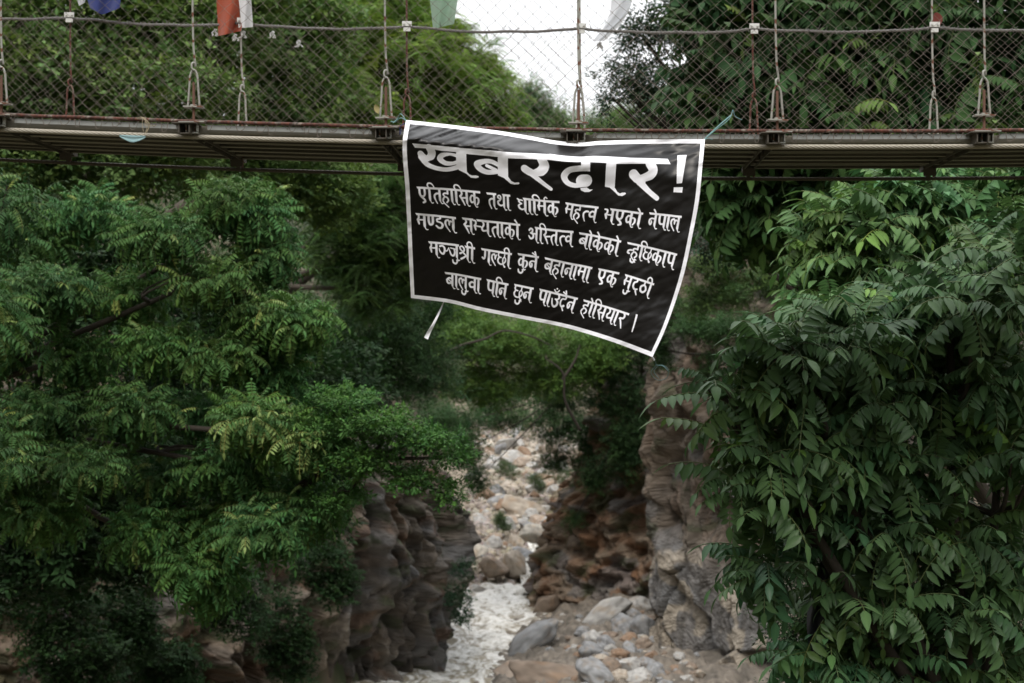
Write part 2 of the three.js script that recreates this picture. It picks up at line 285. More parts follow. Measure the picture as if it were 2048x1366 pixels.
for (let i = 0; i < 150; i++) { // cobbles strewn round the heap
  const px = rr(1090, 1400), py = rr(1225, 1372), s = rr(0.06, 0.2); boulder(`${s > 0.13 ? 'head-sized' : 'fist-sized'} cobble strewn ${px < 1200 ? 'near the water on' : px < 1310 ? 'around the rock heap on' : 'by the right cliff foot on'} the gravel bar`, onBar(px, py), [s * rr(1, 1.4), s * 0.8, s], ['grey', 'pale', 'tan', 'brown', 'rust', 'grey'][Math.floor(rnd() * 6)], roundRocks, null, 'cobbles on the gravel bar', 'cobble');
}
for (const [px, py, d, s, m, label] of [[1068, 1068, 66, [0.75, 0.5, 0.6], 'cream', 'pale cream angular boulder bright among the tan ones upstream'], [1030, 1135, 63.5, [0.85, 0.7, 0.7], 'tan', 'big rounded tan boulder with a dark side above the rapids'], [955, 1185, 61, [0.75, 0.4, 0.6], 'pale', 'flat whitish boulder at the head of the rapids by the left cliff'], [985, 1140, 63, [0.8, 0.6, 0.7], 'pink', 'rust-stained boulder above the rapids near the left cliff'], [1005, 1200, 60.5, [0.5, 0.35, 0.5], 'grey', 'small grey boulder breaking the head of the rapids']])
  boulder(label, at(px, py, d), s, m);
{
  const looks = { tan: 'tan', pink: 'pinkish', cream: 'cream', pale: 'whitish grey', rust: 'rust brown', grey: 'slate grey' };
  const kinds = ['tan', 'pale', 'pink', 'cream', 'pale', 'cream', 'tan', 'pale', 'tan', 'grey', 'rust'];
  for (let i = 0; i < 270; i++) {
    const t = Math.pow(i / 270, 0.8), d = lerp(61.5, 116, t), w = lerp(2.3, 5.5, t), x = axisX(d) + rr(-w, w) - 0.2;
    if (d < 76 && x > lerp(0.25, 1.6, (d - 61) / 15) && x < lerp(1.6, 2.6, (d - 61) / 15)) continue;      // the chute
    const s = (Math.pow(rnd(), 1.8) * 0.42 + 0.2) * lerp(1, 1.4, t) * (rnd() < 0.12 ? 1.7 : 1);
    const kd = kinds[Math.floor(rnd() * kinds.length)], side = x < axisX(d) - w * 0.33 ? 'on the left side of' : x > axisX(d) + w * 0.33 ? 'on the right side of' : 'in the middle of', zone = t < 0.3 ? 'the jumble just above the rapids' : t < 0.65 ? 'the jumble halfway up the gorge' : 'the farthest jumble under the trees';
    boulder(`angular ${looks[kd]} boulder ${side} ${zone}`, V(x, bedY(d) + s * 0.12 + rr(0, 0.22), -d), [s * rr(0.9, 1.4), s * rr(0.6, 0.95), s * rr(0.8, 1.2)], kd, sharpRocks, [rr(-0.6, 0.6), rr(0, 6.28), rr(-0.6, 0.6)], 'boulders upstream of the rapids');
  }
}
{ // broken stone between the boulders
  const g = thing('riverbed_gravel', 'loose broken stone between the boulders of the river bed', 'gravel'); g.userData.kind = 'stuff';
  sharpRocks.slice(0, 3).forEach((ge, k) => {
    const im = new THREE.InstancedMesh(ge, stone.pale, 1700), q = new THREE.Quaternion(), c = new THREE.Color();
    for (let i = 0; i < 1700; i++) { const d = rr(60, 118), w = lerp(2.6, 6, (d - 60) / 58), s = 0.06 + 0.24 * rnd() ** 2; q.setFromEuler(new THREE.Euler(rr(0, 6), rr(0, 6), rr(0, 6))); const x = axisX(d) + rr(-w, w); im.setMatrixAt(i, new THREE.Matrix4().compose(V(x, bedY(d) + rr(-0.03, 0.1), -d), q, V(s * 1.2, s * 0.8, s))); const t = rr(0.55, 1.1); im.setColorAt(i, c.setRGB(t, t * rr(0.86, 0.97), t * rr(0.72, 0.92))); }
    im.name = 'stones'; im.userData.kind = 'stuff'; im.castShadow = im.receiveShadow = true; g.add(im);
  });
}
// ---------------------------------------------------------------- suspension footbridge
const WIDE = 1.04, X0 = -6.6, X1 = 6.6;
const lineY = (x) => 12.03 + 0.005 * (2.5 - x) ** 2;
const B = (x, dy, s) => V(x, lineY(x) + dy, -(7.11 - 0.066 * x) - s);
const rustMap = noiseTex((u, v) => { const n = tile((a, b, c, d) => fbm3(a + c, b + d, c - d, 5), 1.3)(u, v), k = sstep(0.0, 0.25, n), s = 0.85 + 0.3 * tile((a, b, c, d) => n3(a * 3 + c, b * 3, d * 3), 2)(u, v); return mixc([0.36, 0.2, 0.145], [0.46, 0.41, 0.37], k).map((x) => x * s); }, 256, 1, true);
const galvMap = noiseTex((u, v) => { const n = tile((a, b, c, d) => fbm3(a + c, b + d, c - d, 5), 1.4)(u, v), k = sstep(0.15, 0.4, n); return mixc([0.60, 0.60, 0.57], [0.42, 0.27, 0.20], k); }, 256, 1, true);
const M = {
  rust: std([0.14, 0.072, 0.048], 0.85), rusty: std(0xffffff, 0.8, { map: rustMap }), galv: std([0.40, 0.40, 0.37], 0.5, { metalness: 0.35 }), galvWorn: std(0xffffff, 0.6, { map: galvMap, metalness: 0.2 }),
  strand: std([0.36, 0.33, 0.27], 0.55, { metalness: 0.3 }), darkStrand: std([0.10, 0.085, 0.065], 0.7, { metalness: 0.2 }), beam: std([0.085, 0.075, 0.06], 0.8), deck: std([0.15, 0.145, 0.13], 0.7, { metalness: 0.2 }), lip: std([0.30, 0.31, 0.30], 0.6, { metalness: 0.2 }),
  wire: std([0.2, 0.17, 0.145], 0.75, { metalness: 0.15 }), rail: std([0.17, 0.16, 0.15], 0.6, { metalness: 0.3 }), white: std([0.62, 0.62, 0.60], 0.6),
};
const withUV = (g) => { const p = g.attributes.position, uv = []; for (let i = 0; i < p.count; i++) uv.push(p.getX(i) * 1.7 + p.getZ(i) * 0.9, p.getY(i) * 2.3 + p.getZ(i) * 3); g.setAttribute('uv', new THREE.Float32BufferAttribute(uv, 2)); return g; };
const bridge = thing('suspension_footbridge', 'rusty steel suspension footbridge with chain-link sides crossing the gorge overhead', 'footbridge');
{
  const run = (n, f) => Array.from({ length: n + 1 }, (_, i) => f(lerp(X0, X1, i / n)));
  // laid strands round a core
  const rope = (f, r, pitch, strands, n) => {
    const list = [];
    for (let k = 0; k < strands; k++) list.push(tube(run(n, (x) => { const a = x / pitch * 2 * Math.PI + k / strands * 2 * Math.PI; return f(x).add(V(0, Math.cos(a) * r * 0.64, Math.sin(a) * r * 0.64)); }), r * 0.42, 5));
    return merge(list);
  };
  mesh('deck_cable', rope((x) => B(x, -0.078, -0.012), 0.0125, 0.16, 6, 1000), M.strand, bridge);
  mesh('deck_cable', rope((x) => B(x, -0.112, WIDE + 0.02), 0.0105, 0.16, 6, 1000), M.darkStrand, bridge);
  const hx = []; for (let k = -4; k <= 4; k++) hx.push(k);
  const nearX = [-6.56, -5.58, -4.6, -3.6, -2.615, -1.615, -0.634, 0.332, 1.31, 2.31, 3.3, 4.3, 5.28, 6.3], farX = nearX.map((x, i) => x + [0.03, 0.06, 0.06, 0.06, 0.08, 0.05][i % 6] - (i === 4 ? 0.05 : 0));
  const railY = (x, xs, sag) => { for (let i = 0; i < xs.length - 1; i++) if (x <= xs[i + 1]) { const t = clamp((x - xs[i]) / (xs[i + 1] - xs[i]), 0, 1); return -sag * 4 * t * (1 - t); } return 0; };
  const railFar = (x) => B(x, 0.735 + railY(x, farX, 0.022) + n2(x * 3, 2) * 0.005, WIDE), railNear = (x) => B(x, 0.76 + railY(x, nearX, 0.02), 0);
  mesh('handrail_cable', rope(railFar, 0.0085, 0.09, 4, 700), M.rail, bridge);
  mesh('handrail_cable', rope(railNear, 0.0085, 0.09, 4, 400), M.rail, bridge);
  for (const s of [0, WIDE]) mesh('suspension_cable', rope((x) => B(x, 2.1 + 0.02 * x * x, s), 0.018, 0.25, 6, 400), M.strand, bridge);
  mesh('edge_pipe', withUV(tube(run(120, (x) => B(x, n2(x * 2, 8) * 0.002, -0.012)), 0.0095, 8)), M.rusty, bridge);
  mesh('edge_pipe', withUV(tube(run(120, (x) => B(x, 0, WIDE + 0.012)), 0.0095, 8)), M.rusty, bridge);
  // chain link: every wire is a zigzag hooked into its neighbours
  const net = (cellW, cellH, y0, top, s, r, wob) => {
    const list = [], n = Math.ceil((X1 - X0) / cellW);
    for (let k = 0; k < n; k++) {
      const pts = [], x0 = X0 + k * cellW; let y = y0;
      for (let i = 0; y < top(x0); i++, y = y0 + i * cellH / 2) { const x = x0 + (i % 2 ? cellW * 0.53 : -cellW * 0.03) + n2(x0 * 2, y * 3 + wob) * 0.009; pts.push(B(x, y + n2(x0 * 1.3, y + wob * 2) * 0.012, s + (i % 2 ? 0.003 : -0.003) + fbm2(x0 * 0.8, y * 2 + wob) * 0.02)); }
      list.push(tube(pts, r, 4));
      // the next wire, the other way round, hooks in half a cell on
      const q = []; y = y0;
      for (let i = 0; y < top(x0); i++, y = y0 + i * cellH / 2) { const x = x0 + cellW * 0.5 + (i % 2 ? -cellW * 0.03 : cellW * 0.53) + n2(x0 * 2, y * 3 + wob) * 0.009; q.push(B(x, y + n2(x0 * 1.3, y + wob * 2) * 0.012, s + (i % 2 ? 0.003 : -0.003) + fbm2(x0 * 0.8, y * 2 + wob) * 0.02)); }
      list.push(tube(q.map((p) => p), r, 4));
    }
    return merge(list);
  };
  mesh('chain_link_net', net(0.078, 0.076, -0.03, () => 0.79, -0.004, 0.0013, 1), M.wire, bridge).userData.kind = 'stuff';
  mesh('chain_link_net', net(0.078, 0.074, -0.02, () => 0.735, WIDE, 0.0013, 6), M.wire, bridge).userData.kind = 'stuff';
  // wire ends tied round the far rail, and loops of the near net hanging below the pipe
  const ties = [], loops = [];
  for (let x = -2.9; x < 2.9; x += rr(0.03, 0.09)) { const c = railFar(x), t = []; for (let i = 0; i <= 7; i++) { const a = i / 7 * 6.5 + rnd(); t.push(c.clone().add(V(i * 0.004 - 0.012, Math.cos(a) * 0.013, Math.sin(a) * 0.013))); } t.push(t[7].clone().add(V(rr(-0.02, 0.02), rr(-0.03, 0.03), 0.01))); ties.push(tube(t, 0.0017, 4)); }
  for (let x = -2.9; x < 2.9; x += rr(0.05, 0.11)) { const c = B(x, -0.01, -0.02), w = rr(0.012, 0.028), h = rr(0.02, 0.05); loops.push(tube([c.clone().add(V(-w, 0, 0)), c.clone().add(V(-w * 0.6, -h, -0.006)), c.clone().add(V(w * 0.3, -h * 0.95, 0)), c.clone().add(V(w, 0, 0.004))], 0.0018, 4, 8)); }
  mesh('tie_wire', merge(ties), M.rail, bridge).userData.kind = 'stuff';
  mesh('net_loop', merge(loops), M.wire, bridge).userData.kind = 'stuff';
  // deck of long folded planks between the cross beams
  const plank = (w, lip) => merge([box(1, 0.004, w, 0, 0, 0), box(1, 0.03, 0.004, 0, -0.017, w / 2 - 0.002), box(1, 0.03, 0.004, 0, -0.017, -w / 2 + 0.002), box(1, 0.004, 0.02, 0, -0.034, w / 2 - 0.012), box(1, 0.004, 0.02, 0, -0.034, -w / 2 + 0.012)]);
  const plankGeo = plank(0.172), tones = [0.9, 1.0, 1.15].map((k) => std([0.24 * k, 0.225 * k, 0.185 * k], 0.75, { metalness: 0.2 }));
  const lipGeo = box(1, 0.024, 0.004);
  for (let i = 0; i < nearX.length - 1; i++) {
    const a = nearX[i] + 0.07, b = nearX[i + 1] - 0.07, xm = (a + b) / 2, tilt = Math.atan2(lineY(b) - lineY(a), b - a), yaw = Math.atan(-0.066) * -1;
    for (let k = 0; k < 6; k++) { const o = mesh('deck_plank', plankGeo, tones[Math.floor(rnd() * 3)], bridge); o.position.copy(B(xm, -0.018 + rr(-0.003, 0.003), 0.02 + (k + 0.5) * 0.171)); o.scale.x = b - a + 0.1; o.rotation.set(0, -yaw, tilt); }
    const l = mesh('edge_strip', lipGeo, M.lip, bridge); l.position.copy(B(xm, -0.026, -0.004)); l.scale.x = b - a; l.rotation.set(0, -yaw, tilt);
  }
  // cross beams, hangers
  const beamGeo = merge([box(0.12, 0.005, WIDE + 0.2, 0, 0, 0), box(0.005, 0.046, WIDE + 0.18, -0.026, -0.025, 0), box(0.005, 0.046, WIDE + 0.18, 0.026, -0.025, 0), box(0.06, 0.005, 0.06, 0, -0.05, WIDE / 2 + 0.05), box(0.06, 0.005, 0.06, 0, -0.05, -WIDE / 2 - 0.05), box(0.07, 0.05, 0.006, 0, -0.06, -WIDE / 2 + 0.04), box(0.022, 0.07, 0.03, 0.0, -0.07, -WIDE / 2 - 0.02)]);
  const capGeo = merge([box(0.128, 0.006, 0.05, 0, 0.004, 0), box(0.007, 0.042, 0.03, -0.027, -0.022, 0), box(0.007, 0.042, 0.03, 0.027, -0.022, 0), box(0.062, 0.006, 0.035, 0, -0.05, 0)]);
  const washer = merge([box(0.1, 0.007, 0.05), box(0.03, 0.008, 0.03, 0, 0.008, 0)]), nut = new THREE.CylinderGeometry(0.013, 0.013, 0.016, 6);
  const boltGeo = merge([new THREE.CylinderGeometry(0.0072, 0.0072, 0.36, 8).translate(0, 0.09, 0), nut.clone().translate(0, 0.02, 0), nut.clone().translate(0, -0.008, 0)]);
  const clampGeo = merge([box(0.055, 0.028, 0.012, 0, 0.012, 0.014), box(0.04, 0.022, 0.012, 0, -0.02, 0.012), new THREE.CylinderGeometry(0.006, 0.006, 0.02, 8).rotateX(Math.PI / 2).translate(-0.016, 0.012, 0.022), new THREE.CylinderGeometry(0.006, 0.006, 0.02, 8).rotateX(Math.PI / 2).translate(0.016, 0.012, 0.022)]);
  const hanger = (x, s, foot, head, r, galv) => {
    const h = new THREE.Group(); h.name = 'hanger'; h.position.copy(B(x, 0, s)); bridge.add(h);
    const dy = s ? -0.03 : 0.0, w = s ? 0.027 : 0.03, up = head - 0.02;
    mesh('stirrup', tube([V(-w, foot, 0), V(-w * 0.75, lerp(foot, up, 0.5), 0), V(-w * 0.5, up - 0.02, 0), V(0, up, 0), V(w * 0.5, up - 0.02, 0), V(w * 0.75, lerp(foot, up, 0.5), 0), V(w, foot, 0)], r, 7, 28), galv, h);
    const lean = rr(-0.012, 0.012);
    mesh('rod', tube([V(0, up - 0.006, 0.008), V(-0.008, up + 0.008, 0.01), V(-0.006, up + 0.03, 0.008), V(0.003, up + 0.034, 0.002), V(0.008, up + 0.016, -0.004), V(0.005, up + 0.05, 0), V(lean * 0.3, up + 0.12, 0), V(lean, 2.1 + 0.02 * x * x, 0)], r * 0.98, 7, 60), galv, h);
    const b = mesh('bolt', boltGeo, M.rust, h); b.scale.y = s ? 0.7 : (head > 0.22 ? 0.78 : 0.6); b.position.y = -0.01 + dy;
    const p = mesh('washer_plate', washer, s ? M.rust : M.galvWorn, h); p.position.y = foot; p.rotation.set(0, rr(-0.3, 0.3), rr(-0.03, 0.03));
    if (s) { const c = mesh('cable_clamp', clampGeo, M.white, h); c.position.set(0, 0.735, 0.008); c.rotation.y = rr(-0.2, 0.2); }
    return h;
  };
  const heads = [0.25, 0.25, 0.25, 0.25, 0.265, 0.285, 0.27, 0.235, 0.245, 0.28, 0.26, 0.26, 0.26, 0.26];
  for (let i = 0; i < nearX.length; i++) {
    hanger(nearX[i], 0, [0.055, 0.075, 0.045, 0.035][i % 4], heads[i], 0.0058, M.galvWorn);
    hanger(farX[i], WIDE, 0.1, 0.36, 0.0062, i % 2 ? M.galvWorn : M.rusty);
    const b = mesh('cross_beam', beamGeo, M.beam, bridge), m = B(nearX[i], -0.018, WIDE / 2); b.position.copy(m); b.rotation.y = Math.atan2(nearX[i] - farX[i], WIDE);
    const c = mesh('beam_end', capGeo, M.galvWorn, bridge); c.position.copy(B(nearX[i], -0.012, -0.035));
  }
  bridge.traverse((o) => { if (o.isMesh && o.material.map && !o.geometry.attributes.uv) withUV(o.geometry); });
}
// small things caught on the bridge
const cloth = (name, NX, NY, f, m, parent) => {
  const pos = [], idx = [], uv = [];
  for (let j = 0; j <= NY; j++) for (let i = 0; i <= NX; i++) { const p = f(i / NX, j / NY); pos.push(p.x, p.y, p.z); uv.push(i / NX, 1 - j / NY); }
  for (let j = 0; j < NY; j++) for (let i = 0; i < NX; i++) { const a = j * (NX + 1) + i, b = a + NX + 1; idx.push(a, b, a + 1, a + 1, b, b + 1); }
  return mesh(name, geo(pos, idx, null, uv), m, parent);
};
const fab = (c, tr = 0.35) => phy(c, 0.95, { transmission: tr });
const flag = (label, m, f) => tag(cloth('prayer_flag', 14, 24, f, m), label, 'flag', 'prayer flags on the far side of the bridge');
const DF = 8.2, quad = (tl, tr, bl, br, d, wav) => (u, v) => { const x = lerp(lerp(tl[0], tr[0], u), lerp(bl[0], br[0], u), v), y = lerp(lerp(tl[1], tr[1], u), lerp(bl[1], br[1], u), v); return at(x, y, d + wav(u, v)); };
flag('deep blue prayer flag hanging over the far rail', fab([0.035, 0.05, 0.20]), (u, v) => { const p = quad([160, -45], [245, -45], [180, 10], [240, 16], DF, (u, v) => 0.03 * Math.sin(u * 9 + v * 3))(u, v); p.y -= v * 0.05 * (1 - Math.abs(2 * u - 0.8) / 1.2); return p; });
flag('torn white prayer flag corner beside the blue one', fab([0.62, 0.63, 0.66]), quad([140, -45], [175, -45], [158, 12], [170, 5], DF + 0.03, (u, v) => 0.02 * Math.sin(u * 7)));
flag('orange red prayer flag draped over the handrail cable', fab([0.36, 0.075, 0.035], 0.25), quad([430, -45], [505, -45], [437, 72], [482, 62], DF + 0.02, (u, v) => 0.035 * Math.sin(u * 8 + v * 2) * (0.4 + v)));
flag('narrow white prayer flag hanging beside the red one', fab([0.68, 0.68, 0.70], 0.25), quad([472, -45], [500, -45], [484, 56], [506, 54], DF - 0.05, (u, v) => 0.03 * Math.sin(u * 5 + v * 4)));
flag('thin pale green prayer flag against the trees and sky', phy([0.32, 0.46, 0.34], 0.9, { transmission: 0.75 }), quad([855, -45], [922, -45], [866, 58], [908, 48], DF, (u, v) => 0.03 * Math.sin(u * 8 + v * 3)));
flag('white prayer flag twisting down against the sky', fab([0.78, 0.79, 0.82], 0.6), (u, v) => { const c = 1238 - 52 * v * v, w = lerp(52, 24, v); return at(c + (u - 0.5) * w + 16 * Math.sin(v * 2.4), lerp(-45, 82, v), DF + 0.04 * Math.sin(u * 6 + v * 5)); });
{ const r = tube(Array.from({ length: 40 }, (_, i) => at(lerp(-500, 2500, i / 39), -44 + 6 * Math.sin(i * 0.8), DF)), 0.004, 5); tag(mesh('prayer_flag_string', r, std([0.5, 0.48, 0.42], 0.9)), 'cord strung along the far side of the bridge carrying prayer flags', 'cord'); }
{ // shreds of white cloth tied to the rail
  const shred = (px, py, label) => { const t = thing('cloth_shred', label, 'rag', at(px, py, DF - 0.02).toArray(), 'white rags knotted on the handrail cable'); const a0 = rr(0, 6);
    for (let k = 0; k < 3; k++) cloth('strip', 3, 8, (u, v) => V((u - 0.5) * 0.012 + Math.sin(a0 + k * 2.1) * 0.02 * v + 0.005 * Math.sin(v * 9 + k), 0.012 - v * 0.042, 0.008 * Math.sin(u * 4 + v * 6 + k)), fab([0.66, 0.66, 0.66], 0.2), t); };
  shred(430, 62, 'white rag knotted at the lower left corner of the red flag'); shred(487, 66, 'white rag knotted under the narrow white flag'); shred(545, 66, 'small white rag knotted right of the red flag'); shred(470, 72, 'frayed white rag hanging at the foot of the red flag'); shred(597, 84, 'pale rag snagged in the far net right of the red flag'); shred(1200, 88, 'frayed grey rag hanging from the rail below the white flag');
}
tag(cloth('face_mask', 12, 8, (u, v) => { const y = v < 0.5 ? v : v, p = B(lerp(-1.99, -1.855, u), -0.083 - v * 0.036 * (1 - 0.75 * Math.pow(Math.abs(u - 0.5) * 2, 1.6)), -0.03 - 0.002 * Math.sin(v * 9)); return p; }, fab([0.30, 0.47, 0.50], 0.2)), 'pale blue face mask dangling under the near deck cable', 'face mask');
tag(mesh('dry_leaf', (() => { const p = [], i = []; for (let k = 0; k <= 6; k++) { const t = k / 6, w = 0.014 * Math.sin(Math.PI * Math.min(1, t * 0.95 + 0.05)); p.push(-w, t * 0.05, 0.006 * t, 0, t * 0.05, -0.004, w, t * 0.05, 0.006 * t); } for (let k = 0; k < 6; k++) for (const o of [0, 1]) { const a = k * 3 + o; i.push(a, a + 1, a + 3, a + 1, a + 4, a + 3); } return geo(p, i).rotateZ(0.35); })(), fab([0.42, 0.36, 0.16])), 'yellowed leaf stuck beside the hanger foot left of the banner', 'leaf').position.copy(at(757, 227, 7.13));
tag(mesh('dry_leaf', (() => { const p = [], i = []; for (let k = 0; k <= 6; k++) { const t = k / 6, w = 0.03 * Math.sin(Math.PI * Math.min(1, t * 0.9 + 0.08)); p.push(-w, -t * 0.08, 0.01 * t, 0, -t * 0.08, -0.006, w, -t * 0.08, 0.01 * t); } for (let k = 0; k < 6; k++) for (const o of [0, 1]) { const a = k * 3 + o; i.push(a, a + 1, a + 3, a + 1, a + 4, a + 3); } return geo(p, i).rotateZ(0.2); })(), fab([0.16, 0.03, 0.02])), 'dark red leaf caught in the far net at upper right', 'leaf').position.copy(at(1872, 25, 8.08));
{ const t = thing('straw_wisp', 'wisps of dry straw caught on the edge pipe at left', 'straw', at(285, 240, 7.2).toArray());
  for (let k = 0; k < 6; k++) { const a = rr(-0.5, 0.5); mesh('stalk', tube([V(-0.03 + rr(-0.02, 0.02), rr(0, 0.01), -0.005), V(rr(-0.01, 0.02), 0.012, 0.012), V(rr(0.0, 0.05), -0.03, 0.02), V(rr(-0.02, 0.09), rr(-0.09, -0.03), 0.025)], 0.0013, 4, 10), std([0.36, 0.30, 0.2], 0.9), t); } }
// ---------------------------------------------------------------- the banner
const headStrokes=[
 [[175,172,45],[194,204,53],[188,235,50],[155,256,33]],
 [[120,224,41],[136,248,53],[166,257,33]],
 [[124,247,43],[160,293,36],[216,313,31],[282,316,29],[340,299,29],[379,279,33]],
 [[357,208,24],[314,204,19],[264,219,33],[250,247,41],[284,270,33],[332,267,25],[366,251,24]],
 [[642,231,29],[594,215,30],[542,222,33],[499,247,44],[520,277,41],[570,291,33],[642,275,29]],
 [[563,247,22],[623,268,24]],
 [[924,135,57],[948,179,67],[928,221,62],[876,246,38]],
 [[819,226,53],[852,241,53],[895,247,38]],
 [[857,244,45],[924,289,30],[997,331,24]],
 [[1231,173,42],[1177,175,39],[1115,190,40],[1084,232,45],[1105,273,36],[1152,289,31],[1201,284,30]],
 [[1205,257,84],[1230,257,82]],
 [[1650,144,57],[1675,183,59],[1658,214,57],[1601,238,45]],
 [[1546,213,62],[1572,237,59],[1607,256,45]],
 [[1588,256,47],[1651,309,33],[1715,350,30]],
];
const headShapes=[
 [[63,158],[191,156],[379,151],[568,141],[728,131],[972,97],[979,94],[1272,96],[1518,111],[1766,115],[1788,146],[1619,147],[1424,150],[1188,131],[984,136],[901,147],[703,175],[636,177],[428,187],[357,184],[258,188],[163,183],[83,187]],
 [[356,164],[425,164],[428,311],[444,326],[463,330],[488,326],[506,328],[506,337],[487,346],[453,347],[421,324],[373,307],[358,282]],
 [[636,162],[704,161],[707,300],[727,325],[751,332],[778,325],[784,331],[778,339],[751,345],[723,345],[679,314],[637,302]],
 [[1189,115],[1252,122],[1255,197],[1195,189]],
 [[1194,304],[1236,301],[1257,316],[1279,316],[1257,332],[1223,332],[1198,320]],
 [[1360,136],[1427,137],[1425,299],[1445,326],[1463,335],[1477,329],[1497,328],[1504,334],[1496,342],[1479,351],[1452,349],[1420,322],[1391,301],[1359,296]],
 [[1827,93],[1889,90],[1874,252],[1838,256]],
 [[1821,279],[1882,274],[1881,306],[1822,307]],
];

const TW = 2000, TH = 1250;
